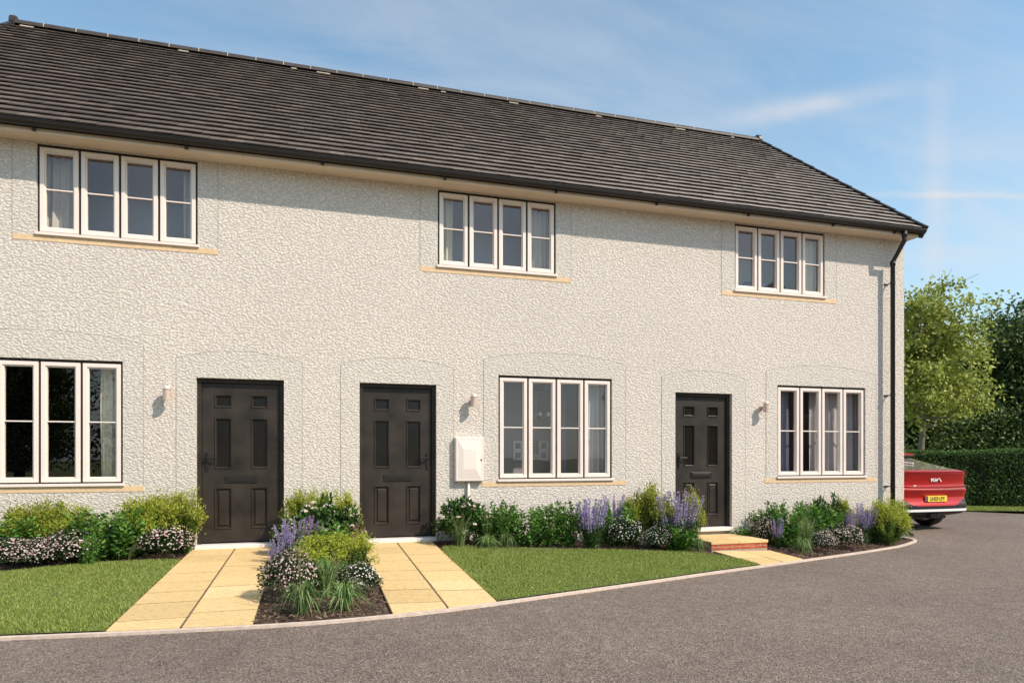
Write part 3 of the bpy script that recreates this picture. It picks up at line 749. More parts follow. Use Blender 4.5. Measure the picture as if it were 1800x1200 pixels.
def unit(a): return a/np.maximum(np.linalg.norm(a,axis=1,keepdims=True),1e-9)
def quads_leaf(P,D,L,W,rs,curl=.15):
    """diamond leaves: P base, D direction"""
    N=len(P); D=unit(D); L=np.broadcast_to(L,(N,)); W=np.broadcast_to(W,(N,))
    s=unit(np.cross(D,rs.normal(size=(N,3)))); nn=np.cross(D,s)
    V=np.zeros((N,4,3)); V[:,0]=P; V[:,1]=P+D*(L*.45)[:,None]+s*(W/2)[:,None]+nn*(L*curl*.5)[:,None]
    V[:,2]=P+D*L[:,None]-nn*(L*curl)[:,None]; V[:,3]=P+D*(L*.45)[:,None]-s*(W/2)[:,None]+nn*(L*curl*.5)[:,None]
    return V.reshape(-1,3), np.arange(N*4).reshape(N,4)
def cat(parts):
    Vs=[];Qs=[];b=0
    for V,Q in parts:
        Vs.append(V);Qs.append(np.asarray(Q)+b);b+=len(V)
    return np.concatenate(Vs),np.concatenate(Qs)
def flowers(P,Nn,size,rs):
    """each flower: five little petals = one star of 5 diamonds sharing the centre vertex"""
    N=len(P); Nn=unit(Nn); a=unit(np.cross(Nn,rs.normal(size=(N,3)))); b=np.cross(Nn,a)
    V=np.zeros((N,11,3)); V[:,0]=P
    sz=np.broadcast_to(size,(N,))[:,None]
    for k in range(5):
        t=2*math.pi*k/5
        V[:,1+2*k]=P+(a*math.cos(t)+b*math.sin(t))*sz*.5+Nn*sz*.12
        t2=t+math.pi/5
        V[:,2+2*k]=P+(a*math.cos(t2)+b*math.sin(t2))*sz*.36+Nn*sz*.06
    base=np.arange(N)[:,None]*11; Qs=[]
    for k in range(5):
        k0=2+2*((k-1)%5); Qs.append(base+np.array([[0,k0,1+2*k,2+2*k]]))
    return V.reshape(-1,3),np.concatenate(Qs)
def dome(n,rs,rx,h,lo=.55,lump=.16,seed=0):
    """points through the outer shell of a lumpy dome of radius rx, height h"""
    d=rs.normal(size=(n,3)); d[:,2]=np.abs(d[:,2])*1.0-.12; d=unit(d)
    ph=rs.uniform(0,6,6)
    l=1+lump*(np.sin(d[:,0]*5+ph[0])*np.cos(d[:,1]*5+ph[1])+.6*np.sin(d[:,2]*8+ph[2]+d[:,0]*4))
    r=(rs.uniform(lo**3,1,n))**(1/3)*l
    P=d*r[:,None]*np.array([rx,rx,h*.62]); P[:,2]+=h*.36
    P[:,2]=np.maximum(P[:,2],.01); return P,d
def ribbons(P0,az,out,H,W,seg,droop,rs,tw=0):
    """arching blades rooted at P0; H height reach, out horizontal reach"""
    N=len(P0); V=np.zeros((N,(seg+1)*2,3)); dx=np.stack([np.cos(az),np.sin(az)],1); sd=np.stack([-np.sin(az),np.cos(az)],1)
    ang=rs.uniform(-.9,.9,N)
    sx=sd[:,0]*np.cos(ang)-dx[:,0]*np.sin(ang); sy=sd[:,1]*np.cos(ang)-dx[:,1]*np.sin(ang)
    for k in range(seg+1):
        t=k/seg; r=out*(t**1.5); z=H*(1-(1-t)**1.7)-droop*H*max(0,t-.45)**1.6*2.2
        w=W*(.55+.9*t*(1-t)*2)*(1-t**5) if k<seg else W*.06
        c=np.stack([P0[:,0]+dx[:,0]*r,P0[:,1]+dx[:,1]*r,P0[:,2]+z],1)
        V[:,2*k]=c; V[:,2*k+1]=c
        V[:,2*k,0]-=sx*w/2; V[:,2*k,1]-=sy*w/2; V[:,2*k+1,0]+=sx*w/2; V[:,2*k+1,1]+=sy*w/2
    b=np.arange(N)[:,None]*(2*(seg+1)); Q=np.concatenate([b+np.array([[2*k,2*k+1,2*k+3,2*k+2]]) for k in range(seg)])
    return V.reshape(-1,3),Q
def stems(P0,P1,w):
    """straight thin stems, crossed ribbons"""
    N=len(P0); V=np.zeros((N,8,3))
    for k,s in enumerate(((w,0,0),(0,w,0))):
        s=np.array(s); V[:,4*k]=P0-s;V[:,4*k+1]=P0+s;V[:,4*k+2]=P1+s*.6;V[:,4*k+3]=P1-s*.6
    b=np.arange(N)[:,None]*8; return V.reshape(-1,3),np.concatenate([b+np.array([[0,1,2,3]]),b+np.array([[4,5,6,7]])])

def p_mound(rs,white=False):       # unit: r=.25 h=.4 for all plants
    P,d=dome(2600,rs,.235,.37,.45,.12); L=[('foliage',npmesh('foliage',*quads_leaf(P,d+rs.normal(size=d.shape)*.8,rs.uniform(.018,.034,len(P)),.013,rs),M['lf_dark']))]
    P,d=dome(420 if white else 800,rs,.252,.395,.86,.12); ok=rs.uniform(size=len(P))<(.45+.55*np.clip(d[:,2]+.35,0,1)); P,d=P[ok],d[ok]
    V,Q=flowers(P,d+rs.normal(size=d.shape)*.35,rs.uniform(.011,.021,len(P)),rs)
    L.append(('flowers',npmesh('flowers',V,Q,M['fl_white' if white else 'fl_pink']))); return L
def p_leafy(rs,mt='lf_green',n=26,ll=.042):
    parts=[];st=[]
    for i in range(n):
        a=rs.uniform(0,6.28); r0=rs.uniform(0,.09); r1=r0+rs.uniform(.04,.15); h=rs.uniform(.26,.41)*(1-.25*(r1/.24)**2)
        p0=np.array([r0*math.cos(a),r0*math.sin(a),0]); p1=np.array([r1*math.cos(a),r1*math.sin(a),h])
        m=52; t=rs.uniform(.06,1,m)[:,None]; P=p0+(p1-p0)*t+rs.normal(size=(m,3))*.012
        ph=rs.uniform(0,6.28,m); D=np.stack([np.cos(ph),np.sin(ph),rs.uniform(.1,1.0,m)],1)
        parts.append(quads_leaf(P,D,rs.uniform(.6,1.1,m)*ll,ll*.42,rs)); st.append((p0,p1))
    L=[('foliage',npmesh('foliage',*cat(parts),M[mt]))]
    P0=np.array([s[0] for s in st]);P1=np.array([s[1] for s in st]); L.append(('stems',npmesh('stems',*stems(P0,P1,.0022),M['stem']))); return L
def p_lime(rs):
    parts=[];low=[];st=[]
    for i in range(34):
        a=rs.uniform(0,6.28); r0=rs.uniform(0,.06); r1=rs.uniform(.04,.24); h=rs.uniform(.26,.41)*(1-.35*(r1/.24)**2)
        p0=np.array([r0*math.cos(a),r0*math.sin(a),0]); p1=np.array([r1*math.cos(a),r1*math.sin(a),h]); st.append((p0,p1))
        m=95; t=rs.uniform(.04,.85,m)[:,None]; P=p0+(p1-p0)*t+rs.normal(size=(m,3))*.010
        D=np.stack([np.cos(ph:=rs.uniform(0,6.28,m)),np.sin(ph),rs.uniform(.1,1.1,m)],1); low.append(quads_leaf(P,D,rs.uniform(.02,.036,m),.010,rs))
        m=85; P=p1+rs.normal(size=(m,3))*np.array([.030,.030,.028])-np.array([0,0,.03]); D=np.stack([np.cos(ph:=rs.uniform(0,6.28,m)),np.sin(ph),rs.uniform(-.1,1.2,m)],1)
        parts.append(quads_leaf(P,D,rs.uniform(.014,.032,m),.010,rs))
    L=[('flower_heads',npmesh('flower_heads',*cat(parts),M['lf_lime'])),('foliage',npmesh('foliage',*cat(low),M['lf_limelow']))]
    P0=np.array([s[0] for s in st]);P1=np.array([s[1] for s in st]); L.append(('stems',npmesh('stems',*stems(P0,P1,.002),M['stem']))); return L
def p_spike(rs,mt='fl_purple'):
    fl=[];lv=[];P0=[];P1=[]
    for i in range(30):
        a=rs.uniform(0,6.28); r0=rs.uniform(0,.08); r1=r0*1.3+rs.uniform(0,.13); h=rs.uniform(.28,.42)
        p0=np.array([r0*math.cos(a),r0*math.sin(a),0]); p1=np.array([r1*math.cos(a),r1*math.sin(a),h]); P0.append(p0);P1.append(p1)
        m=95; t=rs.uniform(0,1,m)**.9; s0=rs.uniform(.40,.52); P=p0+(p1-p0)*(s0+(1-s0)*t)[:,None]
        rad=.0085*(1.12-t)**.7; ph=rs.uniform(0,6.28,m); P=P+np.stack([np.cos(ph)*rad,np.sin(ph)*rad,0*ph],1)
        D=np.stack([np.cos(ph),np.sin(ph),rs.uniform(.2,1.0,m)],1); fl.append(quads_leaf(P,D,rs.uniform(.008,.015,m),.009,rs))
        m=26; t=rs.uniform(.02,.5,m)[:,None]; P=p0+(p1-p0)*t; ph=rs.uniform(0,6.28,m); D=np.stack([np.cos(ph),np.sin(ph),rs.uniform(.3,1.4,m)],1)
        lv.append(quads_leaf(P,D,rs.uniform(.03,.055,m),.010,rs))
    return [('flowers',npmesh('flowers',*cat(fl),M[mt])),('foliage',npmesh('foliage',*cat(lv),M['lf_visc'])),('stems',npmesh('stems',*stems(np.array(P0),np.array(P1),.0022),M['stem']))]
def p_vib(rs):
    P,d=dome(1300,rs,.23,.38,.3,.2); L=[('foliage',npmesh('foliage',*quads_leaf(P,d+rs.normal(size=d.shape)*.7,rs.uniform(.04,.062,len(P)),.027,rs,.2),M['lf_visc']))]
    Pc,dc=dome(34,rs,.235,.385,.93,.16); Pc[:,2]=np.maximum(Pc[:,2],.12); Vs=[]
    for p,dd in zip(Pc,dc):
        m=34; q=rs.normal(size=(m,3)); q=unit(q); q=q*np.array([.030,.030,.016]); q[:,2]=np.abs(q[:,2]); Vs.append(flowers(p+q,unit(q)+np.array([0,0,.6]),rs.uniform(.010,.016,m),rs))
    L.append(('flowers',npmesh('flowers',*cat(Vs),M['fl_cream']))); return L
def p_airy(rs):
    n=34; a=rs.uniform(0,6.28,n); r1=rs.uniform(.02,.2,n); h=rs.uniform(.22,.41,n); P0=np.stack([np.cos(a)*.02,np.sin(a)*.02,0*a],1);P1=np.stack([np.cos(a)*r1,np.sin(a)*r1,h],1)
    t=rs.uniform(.55,1.0,n*16)[:,None]; idx=np.repeat(np.arange(n),16); P=P0[idx]+(P1-P0)[idx]*t+rs.normal(size=(n*16,3))*.010
    L=[('flowers',npmesh('flowers',*flowers(P,rs.normal(size=P.shape),rs.uniform(.008,.014,len(P)),rs),M['fl_red'])),('stems',npmesh('stems',*stems(P0,P1,.0012),M['twig']))]
    m=240; ph=rs.uniform(0,6.28,m); rr=rs.uniform(0,.12,m); P=np.stack([np.cos(ph)*rr,np.sin(ph)*rr,rs.uniform(.01,.10,m)],1); D=np.stack([np.cos(ph),np.sin(ph),rs.uniform(0,.8,m)],1)
    L.append(('foliage',npmesh('foliage',*quads_leaf(P,D,.05,.035,rs),M['lf_visc']))); return L
def p_strap(rs):
    n=120; a=rs.uniform(0,6.28,n); r=rs.uniform(0,.035,n); P0=np.stack([np.cos(a)*r,np.sin(a)*r,0*a],1)
    V1=ribbons(P0,a+rs.normal(size=n)*.4,rs.uniform(.10,.27,n),rs.uniform(.20,.40,n),rs.uniform(.007,.012,n),6,rs.uniform(.4,1.3,n),rs)
    n2=26; a=rs.uniform(0,6.28,n2); P0=np.stack([np.cos(a)*.05,np.sin(a)*.05,0*a],1)
    V2=ribbons(P0,a,rs.uniform(.10,.26,n2),rs.uniform(.05,.12,n2),rs.uniform(.005,.009,n2),4,rs.uniform(.5,1.4,n2),rs)
    n3=10; a=rs.uniform(0,6.28,n3); r=rs.uniform(.02,.12,n3); P0=np.zeros((n3,3)); P1=np.stack([np.cos(a)*r,np.sin(a)*r,rs.uniform(.5,.82,n3)],1)
    t=rs.uniform(.75,1,n3*9)[:,None]; idx=np.repeat(np.arange(n3),9); P=P0[idx]+(P1-P0)[idx]*t; D=rs.normal(size=P.shape)*.5+np.array([0,0,1]); 
    V3=cat([stems(P0,P1,.0013),quads_leaf(P,D,rs.uniform(.02,.04,len(P)),.004,rs)])
    return [('blades',npmesh('blades',*V1,M['strap'])),('dry_blades',npmesh('dry_blades',*V2,M['straw'])),('seed_stalks',npmesh('seed_stalks',*V3,M['straw']))]
def p_upright(rs,mt='strap',wide=.12):
    n=150; a=rs.uniform(0,6.28,n); r=rs.uniform(0,.03,n); P0=np.stack([np.cos(a)*r,np.sin(a)*r,0*a],1)
    V1=ribbons(P0,a+rs.normal(size=n)*.3,rs.uniform(.02,wide,n),rs.uniform(.22,.42,n),rs.uniform(.004,.007,n),5,rs.uniform(0,.25,n),rs)
    n3=14; a=rs.uniform(0,6.28,n3); r=rs.uniform(.02,.10,n3); P1=np.stack([np.cos(a)*r,np.sin(a)*r,rs.uniform(.34,.44,n3)],1)
    idx=np.repeat(np.arange(n3),12); P=P1[idx]*rs.uniform(.75,1,n3*12)[:,None]
    return [('blades',npmesh('blades',*V1,M[mt])),('seed_heads',npmesh('seed_heads',*cat([stems(np.zeros((n3,3)),P1,.0012),quads_leaf(P,rs.normal(size=P.shape)*.4+np.array([0,0,1]),.018,.004,rs)]),M['straw']))]
def p_brown(rs):
    n=70; a=rs.normal(2.6,.5,n)*0+rs.uniform(-.9,.9,n); r=rs.uniform(0,.03,n); P0=np.stack([np.cos(a)*r-.1,np.sin(a)*r,0*a],1)
    return [('blades',npmesh('blades',*ribbons(P0,a,rs.uniform(.15,.38,n),rs.uniform(.25,.42,n),rs.uniform(.003,.006,n),6,rs.uniform(0,.3,n),rs),M['straw']))]

KIND={'mound':('flowering_mound','flowering shrub',lambda s:p_mound(np.random.RandomState(s),s%3==2),3,'low flowering mounds in the beds'),
'leafy':('green_shrub','shrub',lambda s:p_leafy(np.random.RandomState(s)),3,'green leafy shrubs in the beds'),
'lime':('lime_bush','bush',lambda s:p_lime(np.random.RandomState(s)),3,'lime green bushes in the beds'),
'spike':('purple_spike_plant','flowering plant',lambda s:p_spike(np.random.RandomState(s),'fl_mauve' if s%3==2 else 'fl_purple'),3,'purple flower spikes in the beds'),
'vib':('cream_flower_shrub','flowering shrub',lambda s:p_vib(np.random.RandomState(s)),2,'cream flowering shrubs in the beds'),
'airy':('red_flower_plant','flowering plant',lambda s:p_airy(np.random.RandomState(s)),2,'airy reddish flowers in the beds'),
'strap':('strap_grass','ornamental grass',lambda s:p_strap(np.random.RandomState(s)),2,'strap leaved grasses in the beds'),
'upright':('upright_grass','ornamental grass',lambda s:p_upright(np.random.RandomState(s)),2,'upright grasses in the beds'),
'brown':('arching_grass','ornamental grass',lambda s:p_brown(np.random.RandomState(s)),1,None)}
PLANTS=[
('mound', -3.1, -0.8, 0.32, 0.52, 'leftmost of the three joined pink flowering mounds, at the left edge of the picture'),
('mound', -2.84, -0.78, 0.32, 0.44, 'middle one of the three joined pink flowering mounds left of the bright green shrub'),
('mound', -2.57, -0.7, 0.38, 0.53, 'tallest and rightmost of the three joined pink flowering mounds in the left bed'),
('mound', -1.65, -0.42, 0.38, 0.56, 'round pink flowering mound at the end of the left bed beside the left path'),
('leafy', -2.28, -0.5, 0.5, 0.48, 'left one of two bright green shrubs between the pink mounds of the left bed'),
('leafy', -2.1, -0.42, 0.49, 0.37, 'right one of two bright green shrubs between the pink mounds of the left bed'),
('leafy', -3.3, -0.4, 0.44, 0.44, 'green leafy shrub behind the leftmost pink mound at the picture edge'),
('leafy', -3.0, -0.36, 0.45, 0.39, 'green leafy shrub under the lime foliage behind the joined pink mounds'),
('leafy', -2.34, -0.85, 0.3, 0.15, 'small pale green leafy sprig at the right foot of the joined pink mounds'),
('lime', -3.1, -0.25, 0.52, 0.43, 'lime green feathery bush against the wall, leftmost in the left bed'),
('lime', -2.89, -0.25, 0.55, 0.33, 'lime green feathery bush with the highest tip below the left ground floor window'),
('lime', -2.66, -0.25, 0.5, 0.38, 'low lime green feathery bush directly left of the bright green shrubs in the left bed'),
('lime', -1.94, -0.25, 0.57, 0.43, 'lime green feathery bush beneath the end of the stone sill in the left bed'),
('lime', -1.69, -0.22, 0.59, 0.41, 'lime green feathery bush right behind the round pink mound by the left door'),
('lime', -1.48, -0.2, 0.61, 0.35, 'lime green feathery bush reaching across the left edge of the left door'),
('brown', -1.93, -0.68, 0.26, 0.3, 'arching brown green grass tuft left of the round pink mound'),
('lime', -0.13, -0.28, 0.61, 0.36, 'lime green bush tip against the wall just right of the left door'),
('lime', 0.06, -0.28, 0.61, 0.32, 'lime green bush behind the cream flowered shrub between the two left doors'),
('lime', 0.39, -0.28, 0.59, 0.31, 'lime green bush at the wall just left of the middle door'),
('vib', 0.1, -0.5, 0.61, 0.59, 'tallest cream flowered dark leaved shrub, against the wall between the two left doors'),
('vib', 0.37, -0.7, 0.52, 0.46, 'dark leaved shrub with cream flower clusters close to the left edge of the middle door'),
('vib', -0.28, -0.75, 0.43, 0.31, 'cream flowering shrub behind the purple spikes nearest the left door'),
('airy', 0.49, -1.0, 0.44, 0.38, 'airy reddish flower haze standing before the lower left corner of the middle door'),
('spike', -0.23, -1.3, 0.48, 0.22, 'purple flower spikes on the left of the pair in the bed between the paths'),
('spike', -0.04, -1.2, 0.49, 0.22, 'pink purple flower spikes on the right of the pair in the bed between the paths'),
('spike', -0.36, -1.7, 0.32, 0.11, 'small low purple flower spikes leaning over the left path'),
('mound', -0.19, -3.0, 0.43, 0.44, 'large pink flowering mound on the left side of the bed between the paths'),
('mound', 0.4, -2.92, 0.28, 0.38, 'white flowering dark mound on the right side of the bed between the paths'),
('lime', 0.1, -2.1, 0.36, 0.4, 'feathery lime green bush in the centre of the bed between the paths'),
('lime', 0.43, -2.0, 0.35, 0.38, 'feathery lime green bush leaning over the middle path'),
('leafy', 0.17, -1.2, 0.39, 0.39, 'green leafy shrub under the cream flowers in the bed between the paths'),
('leafy', 0.12, -2.6, 0.24, 0.27, 'dark green leafy filler between the two mounds of the bed between the paths'),
('upright', 0.12, -3.0, 0.32, 0.25, 'tuft of upright green grass in the middle of the bed between the paths'),
('strap', -0.08, -3.5, 0.28, 0.39, 'arching strap leaved grass at the left front corner of the bed between the paths'),
('strap', 0.26, -3.48, 0.26, 0.39, 'arching strap leaved grass at the right front corner of the bed between the paths'),
('vib', 1.93, -0.32, 0.57, 0.57, 'cream flowering shrub under the meter cabinet, right of the middle door'),
('upright', 1.85, -0.6, 0.4, 0.31, 'thin upright yellow green grass below the meter cabinet'),
('leafy', 2.24, -0.42, 0.46, 0.32, 'first green shrub from the left in the row under the middle window'),
('leafy', 2.47, -0.48, 0.53, 0.32, 'second green shrub from the left in the row under the middle window'),
('leafy', 2.76, -0.5, 0.47, 0.37, 'third green shrub from the left in the row under the middle window'),
('leafy', 3.09, -0.52, 0.51, 0.36, 'fourth green shrub from the left in the row under the middle window'),
('leafy', 3.39, -0.52, 0.54, 0.33, 'last green shrub of the row under the middle window, touching the purple spikes'),
('strap', 2.19, -0.72, 0.2, 0.34, 'strap leaved grass clump at the lawn edge below the first green shrubs'),
('strap', 2.44, -0.7, 0.23, 0.25, 'narrow strap leaved grass clump at the lawn edge below the second green shrub'),
('airy', 2.99, -0.22, 0.53, 0.27, 'reddish flower heads peeping over the third green shrub under the middle window'),
('airy', 3.28, -0.22, 0.54, 0.27, 'reddish flower heads peeping over the fourth green shrub under the middle window'),
('spike', 3.7, -0.62, 0.67, 0.41, 'tall clump of purple flower spikes under the right end of the middle window'),
('spike', 4.26, -0.28, 0.67, 0.28, 'pale purple flower spikes at the wall behind the lime bushes'),
('leafy', 4.15, -0.4, 0.54, 0.36, 'green shrub between the tall purple spikes and the pale mound'),
('lime', 4.45, -0.38, 0.57, 0.33, 'lime green bush above the pale flowering mound, left of the right door'),
('vib', 4.57, -0.22, 0.65, 0.27, 'dark shrub tip at the wall above the lime bush left of the right door'),
('mound', 4.21, -0.62, 0.43, 0.48, 'pale flowering grey green mound right of the tall purple spikes'),
('lime', 4.78, -0.42, 0.74, 0.45, 'tallest lime green bush, directly left of the purple spikes by the right door'),
('mound', 4.66, -0.75, 0.32, 0.38, 'small dark mound with white flowers at the lawn edge left of the right door'),
('spike', 4.99, -0.7, 0.81, 0.45, 'tall clump of purple flower spikes overlapping the right door'),
('leafy', 4.95, -0.85, 0.31, 0.37, 'low green leaves at the foot of the purple spikes by the right door'),
('lime', 5.42, -0.4, 0.66, 0.25, 'lime green bush in front of the lower left part of the right door'),
('airy', 5.38, -0.3, 0.79, 0.24, 'dark red flower haze in front of the right door'),
('strap', 5.18, -0.95, 0.25, 0.22, 'small strap leaved grass beside the brick step'),
('leafy', 6.44, -0.28, 0.23, 0.26, 'low dark green shrub against the wall right of the right door'),
('mound', 6.59, -0.5, 0.43, 0.33, 'pink flowering mound right of the brick step'),
('leafy', 6.75, -0.25, 0.46, 0.3, 'green shrub at the wall behind the mound right of the brick step'),
('leafy', 6.91, -0.35, 0.55, 0.25, 'narrow green shrub left of the feathery green shrubs at the end bed'),
('spike', 6.62, -0.78, 0.44, 0.12, 'short purple flower spikes beside the mound right of the brick step'),
('leafy', 6.98, -0.6, 0.58, 0.36, 'large green shrub in the left half of the end bed under the right window'),
('leafy', 7.42, -0.45, 0.57, 0.34, 'green shrub behind the tall strap grass in the end bed'),
('leafy', 7.73, -0.45, 0.54, 0.41, 'green shrub behind the front pink mounds of the end bed'),
('upright', 6.95, -1.0, 0.48, 0.28, 'tall upright green grass in the end bed beside the pink mounds'),
('strap', 6.74, -1.15, 0.25, 0.29, 'strap leaved grass at the front left corner of the end bed'),
('mound', 7.22, -1.0, 0.33, 0.37, 'left one of the two joined pink mounds along the kerb of the end bed'),
('mound', 7.83, -0.76, 0.36, 0.54, 'right, larger one of two joined pink mounds along the kerb of the end bed'),
('vib', 7.9, -0.18, 0.64, 0.33, 'cream and red flowering shrub at the wall under the middle of the right window'),
('vib', 8.27, -0.18, 0.67, 0.34, 'cream flowering shrub at the wall under the right part of the right window'),
('airy', 7.64, -0.15, 0.7, 0.18, 'pink flower haze at the wall below the left part of the right window'),
('airy', 8.59, -0.2, 0.59, 0.23, 'reddish flower haze at the wall behind the purple spikes of the end bed'),
('lime', 8.26, -0.32, 0.57, 0.24, 'small lime green bush left of the two purple spike clumps of the end bed'),
('spike', 8.2, -0.5, 0.56, 0.14, 'narrow purple spike clump left of its bigger neighbour in the end bed'),
('spike', 8.54, -0.42, 0.61, 0.24, 'blue purple spike clump next to the lime bushes at the house corner'),
('lime', 8.88, -0.34, 0.57, 0.41, 'lime green bush left of the drainpipe foot'),
('lime', 8.95, -0.5, 0.54, 0.41, 'low lime green bush right in front of the drainpipe foot'),
('lime', 9.4, -0.2, 0.57, 0.38, 'lime green bush right of the drainpipe foot at the house corner'),
('mound', 9.78, -0.05, 0.23, 0.24, 'tiny dark mound at the tip of the end bed, beside the road'),
]

PROTO={}
count={}
for k,x,y,h,w,label in PLANTS:
    nm,ct,fn,nv,grp=KIND[k]; c=count.get(k,0); count[k]=c+1; var=c%nv
    if k=='mound': var=2 if ('white' in label or 'pale' in label or 'tiny' in label) else c%2
    if k=='spike': var=2 if 'pink purple' in label else c%2
    if (k,var) not in PROTO: PROTO[(k,var)]=fn(30*sum(map(ord,k))//30*3+var)
    g=G(x,y) if x<9.75 else -.31
    t=thing(nm,label,ct,(x,y,g-.01),random.uniform(0,6.28) if k!='brown' else 0,grp)
    sh={'spike':1.04,'upright':1.05,'lime':1.25,'leafy':1.22,'strap':1.3,'mound':1.05,'vib':1.08}.get(k,1.0)
    w*={'leafy':1.75,'lime':1.35,'vib':1.15,'mound':1.18,'spike':1.45,'strap':1.35,'upright':1.4}.get(k,1.0)
    sw={'spike':.34,'upright':.24,'lime':.46,'leafy':.42,'vib':.50,'mound':.50,'airy':.40,'strap':.52,'brown':.45}[k]
    hh=h
    t.scale=(w/sw,w/sw,hh/.40*sh)
    for pn,me in PROTO[(k,var)]:
        o=link(pn,me,t)
        if pn in('flowers','flower_heads'): o['kind']='stuff'

# ------------------------------------------------------------------ hedge, trees
M['bark']=mat('tree_bark',(.22,.18,.14),.9,.3,12,.02,40)
M['barkd']=mat('dark_bark',(.06,.045,.035),.9,.3,12,.02,40)
M['lf_tree']=leafmat('tree_leaf_fresh',[(.17,.205,.03),(.27,.31,.05),(.38,.42,.085),(.52,.54,.17)],.4)
M['lf_wood']=leafmat('tree_leaf_dark',[(.034,.058,.015),(.065,.10,.024),(.11,.155,.036),(.17,.22,.055)],.22)
M['lf_hedge']=leafmat('hedge_leaf',[(.042,.085,.02),(.08,.15,.033),(.14,.23,.05)],.2)
M['core']=mat('shaded_twigs',(.008,.012,.005),1,.3,4)  # near-black colour paints the shade inside the hedge
def make_tree(name,label,x,y,z0,H,rx,rz,zc,trunk_r,nprim,nleaf,ls,leaf,bark,seed,th=1.6,cat_='tree',clump=.36,group=None,core=0):
    rs=np.random.RandomState(seed); t=thing(name,label,cat_,(x,y,z0),group=group)
    mb=MB(); pts=[(0,0,-.2)]; px=py=0
    nseg=8; top=min(H*.86,zc+rz*.7)
    for i in range(1,nseg+1):
        px+=rs.normal()*.04*H/8; py+=rs.normal()*.04*H/8; pts.append((px,py,top*i/nseg))
    mb.tube(pts,[trunk_r*(1-.85*i/nseg)+.01 for i in range(nseg+1)],9)
    tips=[]; arr=np.array(pts)
    for i in range(nprim):
        f=(i+.5)/nprim; zz=th+(top-th)*f*.95; base=np.array([np.interp(zz,arr[:,2],arr[:,0]),np.interp(zz,arr[:,2],arr[:,1]),zz])
        a=i*2.4+rs.uniform(-.4,.4); el=rs.uniform(.35,.8)+.6*f
        # target on the ellipsoid
        d=np.array([math.cos(a)*math.cos(el),math.sin(a)*math.cos(el),math.sin(el)])
        rr=rs.uniform(.78,1.06); tgt=np.array([d[0]*rx*rr,d[1]*rx*rr,zc+ (2*f-1)*rz*.75*rr+d[2]*rz*.3*rr])
        mid=(base+tgt)/2+np.array([0,0,-.08*rx])+rs.normal(size=3)*.06*rx
        r0=trunk_r*(.5-.32*f); mb.tube([base,mid,tgt],[r0,r0*.55,.012],6); tips.append(tgt)
        for j in range(6):
            u=rs.uniform(.35,1); b2=base*(1-u)**2+2*mid*u*(1-u)+tgt*u*u; e=b2+rs.normal(size=3)*np.array([.30,.30,.26])*rx*.75+np.array([0,0,.06*rz])
            mb.tube([b2,(b2+e)/2+rs.normal(size=3)*.03*rx,e],[r0*.3,r0*.2,.006],4,cap=False); tips+= [e,(b2+e)/2]
    mb.build('trunk',M[bark],t,smooth=True)
    tips=np.array(tips); q=((tips[:,0]/rx)**2+(tips[:,1]/rx)**2+((tips[:,2]-zc)/rz)**2); tips=tips[q<1.5]
    per=nleaf//len(tips); idx=np.repeat(np.arange(len(tips)),per); cs=rs.uniform(.6,1.25,len(tips))[idx][:,None]
    off=rs.normal(size=(len(idx),3))*clump*cs*np.array([1,1,.72]); P=tips[idx]+off; P=P[P[:,2]>th*.75]
    D=rs.normal(size=P.shape)+np.array([0,0,-.25]); me=npmesh('crown',*quads_leaf(P,D,rs.uniform(.7,1.25,len(P))*ls,ls*.62,rs,.2),M[leaf]); link('crown',me,t)
    return t
make_tree('broadleaf_tree','loose light green tree with slim pale trunk standing behind the hedge by the house',22.3,11.0,-.4,7.9,2.85,2.7,4.9,.13,24,14500,.17,'lf_tree','bark',21,th=2.5,clump=.26)
WOOD=[(32.6,18.4,6.9,3.4,3.4,31),(34.4,15.2,8.3,3.7,4.1,32),(34.4,23.0,6.6,4.0,3.3,33),(40.5,22.5,8.2,4.4,4.1,34),(43.5,18.0,9.4,4.6,4.6,35),(39.0,12.7,8.6,4.0,4.2,36),(27.5,18.5,5.8,3.4,2.9,37)]
WL=['dark leafy tree directly right of the light green tree behind the hedge','dark leafy tree above the right part of the hedge at the picture edge','dark leafy tree half hidden behind the light green tree','tallest dark leafy tree in the second row of the wood','dark leafy tree at the far right end of the wood','dark leafy tree outside the right end of the hedge','dark leafy tree farthest left in the wood, behind the light green tree']
for (x,y,H,rx,rz,sd),lb in zip(WOOD,WL):
    make_tree('woodland_tree',lb,x,y,-.4,H,rx,rz,H-rz*.98,.22,20,32000,.21,'lf_wood','barkd',sd,th=.8,clump=.62,group='dark trees of the wood behind the hedge')
# undergrowth mass under the wood
rs=np.random.RandomState(5); N=48000
X=rs.uniform(18,40,N); Yb=17.5-(X-20)*.45+rs.normal(size=N)*.5; Z=rs.uniform(-.4,1,N)**1.0*3.3*(.8+.25*np.sin(X*.9)+.15*np.sin(X*2.3)); P=np.stack([X,Yb+np.abs(Z)*.25+rs.uniform(0,1.6,N),np.maximum(Z,-.35)],1)
o=link('undergrowth',npmesh('undergrowth',*quads_leaf(P,rs.normal(size=P.shape),rs.uniform(.11,.20,N),.11,rs,.2),M['lf_wood'])); tag(o,'dark tangled undergrowth beneath the trees behind the hedge','undergrowth',kind='stuff')
